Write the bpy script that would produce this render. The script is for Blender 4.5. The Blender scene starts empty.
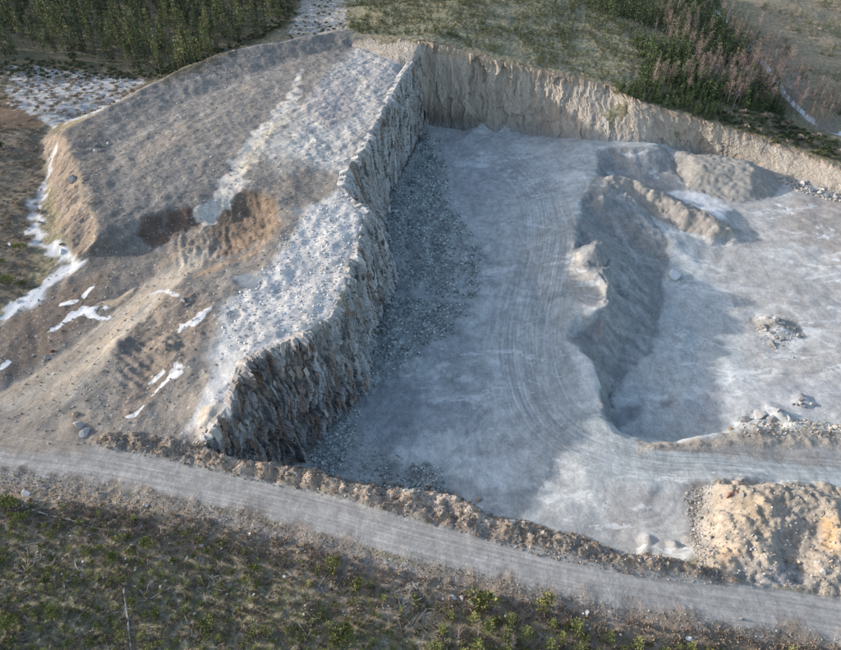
import bpy, math, random
import numpy as np
from mathutils import Vector, Matrix
from mathutils.geometry import delaunay_2d_cdt

rnd = random.Random(7)
SC = bpy.context.scene
COL = SC.collection

# ------------------------------------------------------------------ camera
PITCH = math.radians(40.0); FOC = 648.0; CAMH = 90.0
cam_d = bpy.data.cameras.new('camera'); cam = bpy.data.objects.new('camera', cam_d)
COL.objects.link(cam); SC.camera = cam
cam.location = (0, 0, CAMH); cam.rotation_euler = (math.radians(90) - PITCH, 0, 0)
cam_d.sensor_fit = 'HORIZONTAL'; cam_d.sensor_width = 36.0
cam_d.lens = 36.0 * FOC / 841.0
cam_d.clip_start = 0.5; cam_d.clip_end = 9000

# ------------------------------------------------------------------ light
SUN = Vector((-1.0, 0.20, 0.297)).normalized()
world = bpy.data.worlds.new('World'); SC.world = world; world.use_nodes = True
wn = world.node_tree.nodes
sky = wn.new('ShaderNodeTexSky'); sky.sky_type = 'NISHITA'; sky.sun_disc = False
sky.sun_elevation = math.asin(SUN.z); sky.sun_rotation = math.atan2(SUN.x, SUN.y)
sky.air_density = 1.0; sky.dust_density = 1.6; sky.ozone_density = 0.5
world.node_tree.links.new(sky.outputs[0], wn['Background'].inputs[0])
wn['Background'].inputs[1].default_value = 0.15
sl = bpy.data.lights.new('sun', 'SUN'); so = bpy.data.objects.new('sun', sl); COL.objects.link(so)
sl.energy = 2.3; sl.angle = math.radians(1.2); sl.color = (1.0, 0.93, 0.86)
so.rotation_euler = (-SUN).to_track_quat('-Z', 'Y').to_euler(); so.location = (-60, 60, 120)
SC.view_settings.view_transform = 'Standard'; SC.view_settings.look = 'None'
SC.view_settings.gamma = 1.0; SC.view_settings.use_curve_mapping = False
SC.view_settings.exposure = 1.18

# ------------------------------------------------------------------ maths helpers
SP, CP = math.sin(PITCH), math.cos(PITCH)
def un(u, v, z):
    """survey helper: where the sight line of a photo point meets the height z"""
    a = (u - 420.5) / FOC; b = (v - 325.0) / FOC
    d = (CAMH - z) / (SP + b * CP)
    return (d * a, d * (CP - b * SP), z)

def hsh(ix, iy, seed=0):
    ix = ix.astype(np.int64); iy = iy.astype(np.int64)
    h = (ix * 374761393 + iy * 668265263 + seed * 974634777) & 0xffffffff
    h = ((h ^ (h >> 13)) * 1274126177) & 0xffffffff
    h = ((h ^ (h >> 16)) * 2246822519) & 0xffffffff
    h = h ^ (h >> 15)
    return h.astype(np.float64) / 4294967295.0

def vnoise(x, y, seed=0):
    ix = np.floor(x); iy = np.floor(y); fx = x - ix; fy = y - iy
    def g(a, b):
        an = hsh(ix + a, iy + b, seed) * 2 * np.pi
        return np.cos(an) * (fx - a) + np.sin(an) * (fy - b)
    ux = fx * fx * fx * (fx * (fx * 6 - 15) + 10); uy = fy * fy * fy * (fy * (fy * 6 - 15) + 10)
    n0 = g(0, 0) * (1 - ux) + g(1, 0) * ux; n1 = g(0, 1) * (1 - ux) + g(1, 1) * ux
    return (n0 * (1 - uy) + n1 * uy) * 1.5

def fbm(x, y, sc, octv=4, seed=0, gain=0.5):
    a = 1.0; t = 0.0; s = 0.0; f = 1.0 / sc
    for i in range(octv):
        s = s + a * vnoise(x * f + 17.3 * i, y * f - 9.1 * i, seed + i); t += a
        a *= gain; f *= 2.03
    return s / t * 1.6

def cells(x, y, seed=0, jit=0.9):
    """voronoi: returns F1, F2-F1, cell random, local dx, dy"""
    ix = np.floor(x); iy = np.floor(y)
    b1 = np.full(x.shape, 9.0); b2 = np.full(x.shape, 9.0)
    cid = np.zeros(x.shape); lx = np.zeros(x.shape); ly = np.zeros(x.shape)
    for a in (-1, 0, 1):
        for b in (-1, 0, 1):
            px = ix + a + 0.5 + jit * (hsh(ix + a, iy + b, seed) - .5)
            py = iy + b + 0.5 + jit * (hsh(ix + a, iy + b, seed + 51) - .5)
            dx = x - px; dy = y - py; d = np.sqrt(dx * dx + dy * dy)
            m = d < b1
            b2 = np.where(m, b1, np.minimum(b2, d)); b1 = np.where(m, d, b1)
            cid = np.where(m, hsh(ix + a, iy + b, seed + 99), cid)
            lx = np.where(m, dx, lx); ly = np.where(m, dy, ly)
    return b1, b2 - b1, cid, lx, ly

def sstep(a, b, x):
    t = np.clip((x - a) / (b - a), 0, 1); return t * t * (3 - 2 * t)

def inpoly(px, py, P):
    ins = np.zeros(px.shape, bool); n = len(P)
    for i in range(n):
        x1, y1 = P[i]; x2, y2 = P[(i + 1) % n]
        if y1 == y2: continue
        c = ((y1 > py) != (y2 > py)) & (px < (x2 - x1) * (py - y1) / (y2 - y1) + x1)
        ins ^= c
    return ins

def segdist(px, py, L, closed=False):
    """distance to a polyline, with signed side and running length"""
    best = np.full(px.shape, 1e9); side = np.zeros(px.shape); tt = np.zeros(px.shape); acc = 0.0
    n = len(L)
    for i in range(n if closed else n - 1):
        x1, y1 = L[i][0], L[i][1]; x2, y2 = L[(i + 1) % n][0], L[(i + 1) % n][1]
        dx, dy = x2 - x1, y2 - y1; l2 = dx * dx + dy * dy
        if l2 < 1e-9: continue
        t = np.clip(((px - x1) * dx + (py - y1) * dy) / l2, 0, 1)
        ex = px - x1 - t * dx; ey = py - y1 - t * dy; d = np.sqrt(ex * ex + ey * ey)
        m = d < best; l = math.sqrt(l2)
        best = np.where(m, d, best)
        side = np.where(m, np.sign(dx * ey - dy * ex), side); tt = np.where(m, acc + t * l, tt)
        acc += l
    return best, side, tt

# ------------------------------------------------------------------ height survey of the site
LINES = []
def line(*p): LINES.append([un(*q) for q in p])
def pts(*p):
    for q in p: LINES.append([un(*q)])
def wl(*p): LINES.append([tuple(map(float, q)) for q in p])

# top edge and foot of the long left rock face (world metres)
FACE = [((-1.5, 244, 15.3), (3.5, 246, -13)), ((-4, 228, 15), (-1, 230, -13)), ((-8, 212, 14.5), (-5.5, 212, -13)),
        ((-12.7, 188, 13), (-10.3, 189, -13)), ((-16.3, 169, 11.5), (-11.5, 170, -13)),
        ((-20.1, 158, 10.5), (-9.9, 159, -13.2)), ((-20.4, 152.2, 10), (-9, 152.6, -13.4)),
        ((-17.1, 143.2, 9.5), (-7.6, 146, -13.5)), ((-13.4, 139.7, 9), (-7.3, 139.5, -13.8)),
        ((-14.2, 130, 8.5), (-9.7, 131, -14)), ((-15.3, 119.5, 8), (-12, 120, -14)), ((-16, 110, 7.5), (-13, 110.5, -14)),
        ((-18.1, 101, 7), (-12.4, 102.5, -14)), ((-22, 97.6, 6.8), (-15.5, 96, -14)), ((-25.8, 94.4, 6.5), (-18.7, 91.5, -14)),
        ((-30.4, 91.8, 6.2), (-21.8, 86.5, -14)), ((-33.5, 89, 6), (-24.2, 82.4, -14)), ((-33.9, 84, 5), (-27, 79.9, -13.8)),
        ((-34.8, 79.4, 4), (-30, 77.6, -13)), ((-37.5, 75.2, 2.6), (-33.6, 75.0, -11)), ((-39.3, 73.2, 1.4), (-36.6, 73.3, -5))]
wl(*[f[0] for f in FACE]); wl(*[f[1] for f in FACE])
BLIP = [un(*q) for q in [(356, 40, 16.5), (380, 38, 17), (405, 40, 17), (418, 42, 17), (430, 43, 16.8), (465, 52, 14.5), (500, 62, 12), (530, 68, 10.5),
        (560, 76, 9), (590, 82, 7.5), (612, 87, 6.5), (632, 98, 5), (655, 107, 3), (700, 120, 0), (735, 131, -2.5), (770, 142, -4.5), (805, 154, -6),
        (841, 168, -7), (900, 192, -8)]]
BTOE = [un(*q) for q in [(352, 47, 14.8), (378, 55, 14.8), (400, 62, 14.9), (408, 69, 14.0), (425, 127, -13), (465, 130, -12), (500, 132, -12), (530, 133, -12),
        (560, 137, -9.5), (590, 139.5, -7.2), (615, 141, -6.7), (640, 142, -6.6), (670, 148, -9.4), (700, 154, -12), (735, 162, -12), (770, 172, -12), (805, 182, -12),
        (841, 193, -12.3), (900, 212, -12.5)]]
wl(*BLIP); wl(*BTOE)
# near road and its verge
line((-90, 425, .4), (0, 438, .3), (100, 452, 0), (200, 472, 0), (300, 492, 0), (400, 520, 0), (500, 547, 0), (600, 570, -.3), (700, 583, -.7), (780, 592, -1), (950, 620, -1.5))
line((-90, 452, 0), (0, 465, 0), (100, 477, 0), (200, 498, 0), (300, 523, 0), (400, 551, 0), (500, 576, -.2), (600, 597, -.4), (700, 615, -.8), (841, 636, -1.3), (950, 652, -1.6))
line((-90, 462, -.9), (0, 475, -.9), (100, 487, -.9), (200, 509, -.9), (300, 535, -.9), (400, 564, -1), (500, 590, -1.2), (600, 611, -1.5), (700, 629, -1.8), (841, 650, -2.2))
line((-90, 492, -1), (0, 505, -1), (200, 541, -1.2), (400, 597, -1.4), (600, 641, -2))
line((-150, 690, -2.5), (420, 700, -3), (900, 720, -3.5))
# berm between road and pit
line((205, 446, 1.5), (250, 461, 1.5), (300, 470, 1.4), (350, 483, 1.5), (400, 490, 1.5), (450, 494, 1.7), (468, 503, 1.5), (489, 517, 1.3), (525, 523, 1.4), (555, 534, 1.1), (588, 539, 1.0), (620, 556, .3), (651, 558, .3), (697, 567, .3))
line((110, 443, .9), (150, 441, 1.1), (180, 447, 1.0))
wl((-30.5, 74.8, -12), (-24, 76, -13.5), (-12, 74, -13.5), (0, 70, -13.3), (8, 67, -13), (14, 64.5, -12.5), (22, 61.5, -11.5), (29, 60, -10.5), (36, 58, -10), (40, 57.5, -8.5))
# main quarry floor
pts((450, 200, -12), (500, 170, -12), (430, 250, -12.7), (450, 330, -12), (400, 400, -13), (420, 450, -13.5), (480, 460, -12.5), (540, 300, -10.5),
    (540, 380, -10.3), (520, 250, -10.6), (560, 200, -8.9), (560, 160, -8.8), (525, 160, -11), (582, 148, -6.9), (566, 250, -8.2), (560, 290, -8.4), (590, 470, -9.6), (590, 505, -10.3), (540, 490, -11.8), (560, 440, -10.2), (640, 520, -9.8),
    (430, 140, -11.5), (415, 160, -12), (465, 138, -10.5), (480, 126, -10), (400, 230, -12.3), (410, 280, -12.7), (400, 330, -12.8))
line((640, 462, -9.3), (700, 462, -9.2), (770, 468, -9.5), (841, 474, -10), (900, 480, -10.5))
line((660, 485, -9.6), (720, 486, -9.3), (780, 487, -9.6), (841, 491, -9.6), (900, 496, -10))
# edge of the upper floor and the basin
EDGE = [(595, 147, -6.6), (598, 163, -6.6), (593, 178, -6.6), (592, 189, -6.5), (581, 197, -6.8), (577, 222, -7.0), (574, 240, -6.8), (572, 251, -6.6), (586, 267, -6.0), (600, 272, -5.4), (608, 285, -5.1), (604, 308, -5.9), (590, 311, -6.8), (573, 315, -7.9), (566, 338, -8.8), (580, 350, -9),
        (593, 361, -9), (600, 388, -9), (604, 420, -9), (620, 434, -9), (650, 443, -9), (680, 443, -9), (712, 434, -9.3), (746, 426, -10), (790, 426, -10.7), (841, 432, -11.3), (900, 440, -12)]
line(*EDGE)
line((598, 345, -12.5), (616, 364, -16.5), (610, 390, -17.6), (609, 408, -18.2))
wl((41.2, 95.5, -17.8), (43.5, 92.5, -17.8), (52, 90.0, -17.6), (60, 89.4, -17.4), (68, 90.3, -16.7), (76, 91.0, -15.5))
line((790, 421, -13.2), (841, 425, -13.4), (900, 430, -13.5))
line((662, 262, -15.2), (660, 292, -15.6), (655, 322, -16), (652, 345, -16.2), (636, 362, -16.6))
pts((700, 330, -16.5), (740, 330, -16), (700, 400, -17.3), (760, 400, -15), (841, 330, -14.3), (841, 390, -13.7), (790, 290, -14.4), (841, 250, -13), (700, 270, -14.7), (740, 240, -13.8), (800, 215, -12.7),
    (700, 193, -12.8), (735, 208, -12.9), (620, 300, -12.5), (625, 330, -13.6), (905, 330, -14), (905, 250, -13))
# dumped ridges and piles in the basin
line((606, 189, -6.0), (613, 175, -5.4), (626, 178, -5.9), (642, 185, -6.7), (660, 194, -7.7), (680, 204, -8.6), (700, 212, -9.2), (716, 221, -9.7), (728, 229, -10.6))
line((603, 168, -9.5), (604, 180, -8.6))
line((634, 194, -8.8), (650, 210, -11.6), (672, 226, -13.2), (705, 240, -13.8), (738, 238, -13.6))
line((617, 181, -6.3), (632, 203, -8.8), (648, 224, -11.0), (664, 236, -12.2))
line((610, 216, -10), (618, 238, -13.2))
line((587, 210, -9.3), (600, 226, -11.6), (620, 243, -13.4), (645, 252, -14.5))
line((580, 229, -8.0), (600, 238, -9.4), (620, 249, -11.2), (637, 262, -13.6))
line((580, 236, -9.4), (579, 249, -8.6))
line((598, 247, -5.2), (612, 262, -7.2), (650, 292, -14.9))
line((604, 300, -9.5), (625, 296, -11.4), (650, 300, -15))
line((608, 166, -11.4), (622, 175, -12.3), (645, 184, -12.7), (664, 192, -12.9), (690, 204, -13.0))
line((600, 150, -6.7), (612, 148, -6.2), (630, 148, -6.0), (650, 147, -6.0), (662, 148, -6.6), (672, 156, -8.4))
line((600, 143.5, -6.6), (630, 143.5, -6.3), (655, 143.5, -6.4))
line((672, 168, -10.6), (686, 187, -12.8))
line((690, 156, -7.2), (712, 155, -6.8), (745, 160, -6.6), (752, 168, -6.9), (700, 166, -7.4))
line((672, 172, -12.3), (690, 190, -13), (715, 196, -13), (742, 201, -13), (770, 197, -13), (781, 186, -12.9))
wl((123.5, 206, -12.2), (112, 212, -12), (98, 214.5, -12))
# rubble hill beside the haul road
line((728, 486, -3.6), (745, 484, -2.6), (765, 484, -2), (800, 488, -1.8), (830, 500, -1.3), (838, 520, -1), (839, 550, -.9), (836, 580, -1))
line((722, 510, -4.5), (716, 545, -3.6), (712, 570, -1.0))
line((707, 487, -9.3), (700, 510, -9.2), (696, 540, -8.6))
line((765, 505, -1.6), (778, 525, -1.8), (774, 548, -1.6), (762, 566, -1))
pts((790, 520, -2), (800, 545, -3.6), (790, 562, -3.0), (806, 578, -1.6), (815, 530, -2.7), (745, 520, -2.2), (742, 550, -1.8), (870, 560, -2), (880, 520, -5))
wl((43.5, 72.8, -9.3), (60, 72.2, -9.5), (74, 71, -9.8))
# left hill: waste heap, hollow, dirt track, icy bench
CREST = [(97, 236, 8.6), (90, 200, 10), (78, 165, 11), (62, 131, 12), (100, 112, 13), (160, 80, 15), (220, 52, 17), (255, 46, 17.3), (290, 40, 18), (335, 31, 18.3), (350, 36, 17.5)]
line(*CREST)
line((112, 150, 10.4), (120, 180, 10), (180, 105, 12), (250, 75, 13.6), (300, 57, 14.3), (340, 50, 14.8))
line((78, 258, 4.6), (58, 235, 4.9), (52, 200, 5), (46, 165, 4.4), (42, 142, 4.2))
wl((-118, 202, 4.2), (-104, 226, 4.8), (-84, 250, 5.5), (-64, 268, 7), (-38, 289, 9.5), (-18, 283, 13))
line((44, 160, 4), (44, 186, 3.9), (34, 223, 3.6), (39, 244, 3.5), (60, 254, 3.4), (71, 265, 3.1), (34, 291, 2.2), (5, 317, 1.4), (-40, 345, .8))
pts((20, 200, 4.8), (0, 260, 3.4), (0, 200, 4.4), (20, 130, 6.3), (0, 120, 6.5), (-60, 250, 4.4), (0, 90, 5), (90, 78, 4.6), (100, 50, 7), (200, 30, 8.5), (0, 50, 7.5), (0, 0, 10), (100, 0, 11), (200, 0, 12), (300, 10, 11.5), (280, 22, 10))
line((97, 243, 6.4), (112, 252, 4.9), (135, 252, 5), (150, 250, 4.9))
line((97, 236, 8.6), (115, 241, 7.2), (133, 236, 7), (140, 225, 7.6), (150, 216, 8), (190, 207, 8.4), (215, 199, 8.9), (240, 190, 9.3), (262, 191, 9.3), (277, 204, 9.2), (279, 220, 8.8), (268, 238, 8), (242, 255, 7), (215, 264, 6.3))
pts((160, 226, 5.6), (145, 236, 5.4), (180, 226, 5.7), (215, 222, 5.4), (200, 240, 5.6), (235, 225, 5.0), (252, 212, 5.8), (225, 243, 5.0), (170, 255, 5), (185, 250, 6.0), (262, 228, 6.2))
pts((130, 150, 11), (200, 130, 12), (250, 95, 13.4), (300, 66, 14.7), (150, 195, 9.3), (120, 222, 8.5), (200, 180, 9.8), (230, 150, 11), (280, 110, 13), (330, 75, 14.7), (330, 130, 12), (300, 160, 11), (325, 160, 10.8), (290, 190, 9.7), (325, 190, 9.4), (370, 70, 14.6), (390, 70, 14.8))
pts((300, 220, 9), (330, 240, 8.4), (280, 260, 7.7), (320, 290, 7.3), (240, 290, 6.7), (270, 330, 6.6), (220, 330, 5.9), (215, 380, 4.6), (200, 410, 3.3), (185, 438, 1.7))
line((180, 298, 5.8), (205, 300, 6.4), (205, 325, 5.9), (185, 355, 4.6), (180, 375, 3.4), (150, 400, 1.6))
pts((160, 335, 3.6), (150, 365, 2.4), (128, 345, 3.2), (120, 395, 1.2), (105, 425, .5), (80, 430, .3), (170, 405, 1.4), (190, 392, 3.0))
pts((100, 345, 2.2), (60, 385, .9), (20, 412, .3), (0, 400, .6), (140, 300, 4), (170, 275, 4.9), (200, 262, 6), (-60, 400, .7))
pts((0, 340, 1.2), (0, 300, 2.2), (60, 300, 2.7), (90, 290, 3.7), (85, 318, 2.4), (30, 360, 1.1), (110, 270, 4.4))
# land round the quarry
pts((450, 30, 15), (560, 40, 10.5), (450, 0, 17.5), (600, 0, 14), (640, 60, 8.6), (660, 90, 5), (750, 60, 2), (841, 60, -2), (841, 0, 2), (700, 0, 8.5), (841, 120, -6.3), (740, 110, .5), (900, 100, -6), (520, 10, 15), (380, 10, 15))
wl((-420, 560, 22), (-150, 520, 24), (0, 560, 30), (260, 560, 16), (420, 500, 4), (600, 250, -10), (400, 100, -12), (230, 120, -11), (200, 60, -8), (400, 0, -10), (120, 20, -4), (0, 0, -4), (-120, 20, -3), (-300, 20, -2), (-400, 120, 4), (-200, 90, 1), (-160, 140, 4), (-400, 300, 10), (-220, 220, 6), (0, -100, -6))
wl((-3200, -3200, -10), (-3200, 3200, 60), (3200, 3200, 40), (3200, -3200, -20), (0, 3200, 70), (-3200, 500, 30), (3200, 300, -15), (0, -3200, -15), (-1200, 1500, 40), (1200, 1500, 30))

vv = []; ee = []; key = {}
for L in LINES:
    idx = []
    for p in L:
        k = (round(p[0] * 5), round(p[1] * 5))
        if k not in key:
            key[k] = len(vv); vv.append(p)
        idx.append(key[k])
    for a, b in zip(idx[:-1], idx[1:]):
        if a != b: ee.append((a, b))
ov, oe, of, ovi, _, _ = delaunay_2d_cdt([Vector((p[0], p[1])) for p in vv], ee, [], 0, 1e-4)
TZ = []
for i, o in enumerate(ovi):
    if o: TZ.append(vv[o[0]][2])
    else:
        d = sorted(((p[0] - ov[i][0]) ** 2 + (p[1] - ov[i][1]) ** 2, p[2]) for p in vv)[:4]
        TZ.append(sum(z / (q + .01) for q, z in d) / sum(1 / (q + .01) for q, z in d))

# ------------------------------------------------------------------ one sheet of ground
def axis(lo, hi, f, far_lo, far_hi):
    a = [lo]
    while a[-1] < hi: a.append(a[-1] + f(a[-1]))
    s = f(hi); b = []
    x = a[-1]
    while x < far_hi: s *= 1.16; x += s; b.append(x)
    s = f(lo); c = []; x = lo
    while x > far_lo: s *= 1.16; x -= s; c.append(x)
    return np.array(c[::-1] + a + b)
GX = axis(-215, 205, lambda x: 0.36 + max(0, abs(x) - 70) * 0.0035, -3000, 3000)
GY = axis(30, 345, lambda y: 0.30 + max(0, y - 50) * 0.0019, -3000, 3000)
X, Y = np.meshgrid(GX, GY)          # shape (ny, nx)
Z = np.zeros(X.shape)
for f in of:
    for k in range(1, len(f) - 1):
        t = (f[0], f[k], f[k + 1])
        (x0, y0), (x1, y1), (x2, y2) = [(ov[i][0], ov[i][1]) for i in t]
        den = (y1 - y2) * (x0 - x2) + (x2 - x1) * (y0 - y2)
        if abs(den) < 1e-9: continue
        i0 = np.searchsorted(GX, min(x0, x1, x2)) ; i1 = np.searchsorted(GX, max(x0, x1, x2), 'right')
        j0 = np.searchsorted(GY, min(y0, y1, y2)) ; j1 = np.searchsorted(GY, max(y0, y1, y2), 'right')
        if i0 >= i1 or j0 >= j1: continue
        xs = X[j0:j1, i0:i1]; ys = Y[j0:j1, i0:i1]
        a = ((y1 - y2) * (xs - x2) + (x2 - x1) * (ys - y2)) / den
        b = ((y2 - y0) * (xs - x2) + (x0 - x2) * (ys - y2)) / den
        c = 1 - a - b; e = -1e-7
        m = (a >= e) & (b >= e) & (c >= e)
        Z[j0:j1, i0:i1][m] = (a * TZ[t[0]] + b * TZ[t[1]] + c * TZ[t[2]])[m]

def blur(A, n):
    for _ in range(n):
        P = np.pad(A, 1, mode='edge')
        A = (P[1:-1, :-2] + 2 * P[1:-1, 1:-1] + P[1:-1, 2:]) / 4
        P = np.pad(A, 1, mode='edge')
        A = (P[:-2, 1:-1] + 2 * P[1:-1, 1:-1] + P[2:, 1:-1]) / 4
    return A

FACEPOLY = [f[0][:2] for f in FACE] + [f[1][:2] for f in FACE][::-1]
fd, _, _ = segdist(X, Y, FACEPOLY, True)
infd = inpoly(X, Y, FACEPOLY); fdist = np.where(infd, -fd, fd)      # negative inside the rock face strip
Zs = blur(Z, 3)
k = sstep(0.4, 2.5, fdist); Z = Z * (1 - k) + Zs * k

def sample(A, x, y):
    x = np.asarray(x, float); y = np.asarray(y, float)
    i = np.clip(np.searchsorted(GX, x) - 1, 0, len(GX) - 2); j = np.clip(np.searchsorted(GY, y) - 1, 0, len(GY) - 2)
    fx = (x - GX[i]) / (GX[i + 1] - GX[i]); fy = (y - GY[j]) / (GY[j + 1] - GY[j])
    return (A[j, i] * (1 - fx) + A[j, i + 1] * fx) * (1 - fy) + (A[j + 1, i] * (1 - fx) + A[j + 1, i + 1] * fx) * fy
# every crest and foot wanders a little instead of running straight between survey points
kw = sstep(1.0, 6.0, fdist) * sstep(62, 80, Y + X * .25) * sstep(300, 200, np.abs(X))
Z = sample(Z, X + kw * .9 * fbm(X, Y, 6.0, 4, 301), Y + kw * .9 * fbm(X, Y, 6.0, 4, 302))
Z0 = Z.copy()
def onto(P):
    """photo points -> world points on the ground (sight line meets the surveyed relief)"""
    P = np.array(P, float); a = (P[:, 0] - 420.5) / FOC; b = (P[:, 1] - 325.0) / FOC
    dz = -(SP + b * CP); dy = CP - b * SP
    t0 = (CAMH - 25.0) / -dz; t1 = (CAMH + 25.0) / -dz
    hit = np.zeros(len(P), bool); T = t1.copy()
    for q in np.linspace(0, 1, 500):
        t = t0 + (t1 - t0) * q
        h = sample(Z0, a * t, dy * t) - (CAMH + dz * t)
        m = (~hit) & (h >= 0); T[m] = t[m]; hit |= m
    return np.stack([a * T, dy * T, CAMH + dz * T], 1)
# ------------------------------------------------------------------ what covers the ground: colour, roughness, growth, snow
C_GRAV = (.203, .188, .172); C_FLOOR = (.385, .40, .395); C_TAN = (.36, .28, .20); C_BROWN = (.14, .10, .075)
C_ROAD = (.30, .29, .278); C_SNOW = (.80, .82, .85); C_ICE = (.50, .52, .54); C_HEATH = (.15, .125, .10); C_RUST = (.20, .115, .065)
jx = fbm(X, Y, 5.0, 4, 11); jy = fbm(X, Y, 5.0, 4, 23)
QX = X + 1.3 * jx; QY = Y + 1.3 * jy
shape = X.shape
RGB = np.zeros(shape + (3,)); RGB[:] = C_HEATH
STONE = np.full(shape, .35); VEG = np.ones(shape); SNOW = np.zeros(shape); WET = np.zeros(shape); ROUGH = np.full(shape, .35)
REG = np.zeros(shape, np.int32)
REGN = ['ground']
def region(name):
    if name not in REGN: REGN.append(name)
    return REGN.index(name)
def world_poly(P): return [tuple(q[:2]) for q in onto(P)]
def weight_poly(W, soft, jit=1.0):
    xs = [p[0] for p in W]; ys = [p[1] for p in W]; mg = soft + 3
    i0, i1 = np.searchsorted(GX, [min(xs) - mg, max(xs) + mg]); j0, j1 = np.searchsorted(GY, [min(ys) - mg, max(ys) + mg])
    s = (slice(j0, j1), slice(i0, i1))
    qx = X[s] + (QX[s] - X[s]) * jit; qy = Y[s] + (QY[s] - Y[s]) * jit
    d, _, _ = segdist(qx, qy, W, True); ins = inpoly(qx, qy, W)
    sd = np.where(ins, d, -d)
    return s, sstep(-soft, soft, sd), sd
def apply(s, w, rgb=None, stone=None, veg=None, snow=None, wet=None, rough=None):
    if rgb is not None: RGB[s] = RGB[s] * (1 - w[..., None]) + np.array(rgb) * w[..., None]
    for A, v in ((STONE, stone), (VEG, veg), (SNOW, snow), (WET, wet), (ROUGH, rough)):
        if v is not None: A[s] = A[s] * (1 - w) + v * w
def paint(P, soft=1.2, reg=None, jit=1.0, k=1.0, world=False, **kw):
    W = P if world else world_poly(P)
    s, w, sd = weight_poly(W, soft, jit); apply(s, w * k, **kw)
    if reg: REG[s][sd > 0] = region(reg)
def smooth_path(W, k=5):
    E = np.concatenate([[2 * W[0] - W[1]], W, [2 * W[-1] - W[-2]]]); out = []; u = []
    for i in range(1, len(E) - 2):
        a, b_, c, d = E[i - 1:i + 3]
        for t in np.arange(k) / k:
            out.append(.5 * (2 * b_ + (c - a) * t + (2 * a - 5 * b_ + 4 * c - d) * t * t + (3 * b_ - a - 3 * c + d) * t ** 3)); u.append(i - 1 + t)
    out.append(E[-2]); u.append(len(W) - 1); return np.array(out), np.array(u)
def stroke(P, width, soft=.6, reg=None, jit=.6, k=1.0, patchy=0, **kw):
    """P: photo points along the line, width in metres (a number or one per point)"""
    W0 = onto(P)[:, :2]; W, u_ = smooth_path(W0)
    if np.ndim(width): width = np.interp(u_, np.arange(len(P)), width)
    xs = W[:, 0]; ys = W[:, 1]; mg = np.max(width) + soft + 3
    i0, i1 = np.searchsorted(GX, [xs.min() - mg, xs.max() + mg]); j0, j1 = np.searchsorted(GY, [ys.min() - mg, ys.max() + mg])
    s = (slice(j0, j1), slice(i0, i1))
    qx = X[s] + (QX[s] - X[s]) * jit; qy = Y[s] + (QY[s] - Y[s]) * jit
    d, side, tt = segdist(qx, qy, W)
    if np.ndim(width):
        cum = np.concatenate([[0], np.cumsum(np.hypot(np.diff(xs), np.diff(ys)))]); wd = np.interp(tt, cum, width)
    else: wd = width
    w = sstep(-soft, soft, wd / 2 - d)
    if patchy: w = w * sstep(-.1, .25, fbm(X[s], Y[s], patchy, 3, 77))
    apply(s, w * k, **kw)
    if reg: REG[s][(wd / 2 - d) > 0] = region(reg)
    if reg and reg.endswith(('road', 'track')): d, side, tt = segdist(X[s], Y[s], W)
    return s, d, side, tt, w

# large areas
NC = dict(veg=0)
paint([(0, 60), (60, 65), (150, 72), (150, 85), (70, 125), (0, 110)], rgb=(.12, .105, .09), veg=.7, snow=.64, soft=5, jit=4)
paint([(262, 18), (300, -10), (345, -12), (352, 22), (330, 33), (288, 38)], rgb=(.12, .105, .09), veg=.7, snow=.59, soft=5, jit=4)
paint([(-80, 95), (0, 96), (35, 100), (50, 135), (20, 160), (-80, 180)], rgb=(.12, .075, .055), veg=.35, stone=.4, soft=3)
paint([(-80, 150), (45, 130), (48, 200), (35, 260), (20, 300), (-80, 330)], rgb=(.13, .105, .09), veg=.45, stone=.5, soft=2)
# hill
HILL = [(97, 240), (88, 200), (76, 165), (62, 131), (100, 111), (160, 79), (220, 51), (255, 45), (290, 39), (335, 30), (368, 37), (400, 60), (409, 68), (395, 90), (378, 120), (360, 152), (344, 174), (352, 205), (364, 213), (358, 240), (350, 265), (343, 292),
        (330, 320), (300, 337), (262, 353), (242, 365), (230, 400), (200, 446), (140, 442), (90, 450), (-60, 430), (-60, 345), (0, 330), (60, 262), (80, 258)]
paint(HILL, soft=.8, reg='spoil_heap', rgb=C_GRAV, stone=.7, rough=.5, **NC)
paint([(97, 240), (88, 200), (76, 165), (62, 131), (100, 112), (112, 150), (118, 185), (130, 236)], soft=1, rgb=(.165, .15, .135), stone=.6)
paint([(97, 238), (89, 200), (77, 165), (62, 131), (46, 128), (42, 150), (55, 195), (62, 235), (80, 262)], soft=1, rgb=(.245, .20, .16), stone=.9, rough=1.0, veg=.1)
paint([(60, 160), (75, 200), (62, 250), (45, 240), (48, 190), (50, 160)], soft=1.5, rgb=(.21, .17, .14), stone=.9, k=.8)
paint([(180, 110), (235, 95), (285, 62), (330, 60), (290, 105), (250, 120), (190, 150), (150, 175), (110, 190), (112, 150)], soft=3, rgb=(.215, .20, .182), k=.8)
paint([(360, 45), (400, 62), (408, 70), (394, 90), (377, 120), (360, 150), (343, 174), (310, 168), (290, 150), (300, 110), (330, 70)], soft=3, rgb=(.36, .35, .34), stone=.6, snow=.3, rough=.8)
paint([(310, 100), (370, 95), (360, 140), (342, 170), (315, 165), (275, 180), (262, 150)], soft=2.5, rgb=(.42, .41, .39), snow=.46, k=.85)
paint([(276, 155), (344, 174), (342, 185), (310, 205), (280, 200), (262, 180)], soft=2.5, rgb=(.20, .18, .16), snow=.1, k=.6)
paint([(315, 205), (344, 188), (352, 205), (364, 213), (359, 240), (350, 265), (344, 292), (330, 320), (300, 336), (262, 352), (242, 364), (234, 390), (205, 432), (190, 425), (205, 385), (215, 345), (222, 305), (250, 285), (285, 250), (300, 220)],
      soft=1.6, rgb=(.44, .435, .43), snow=.46, stone=.15, rough=.85)
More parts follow.
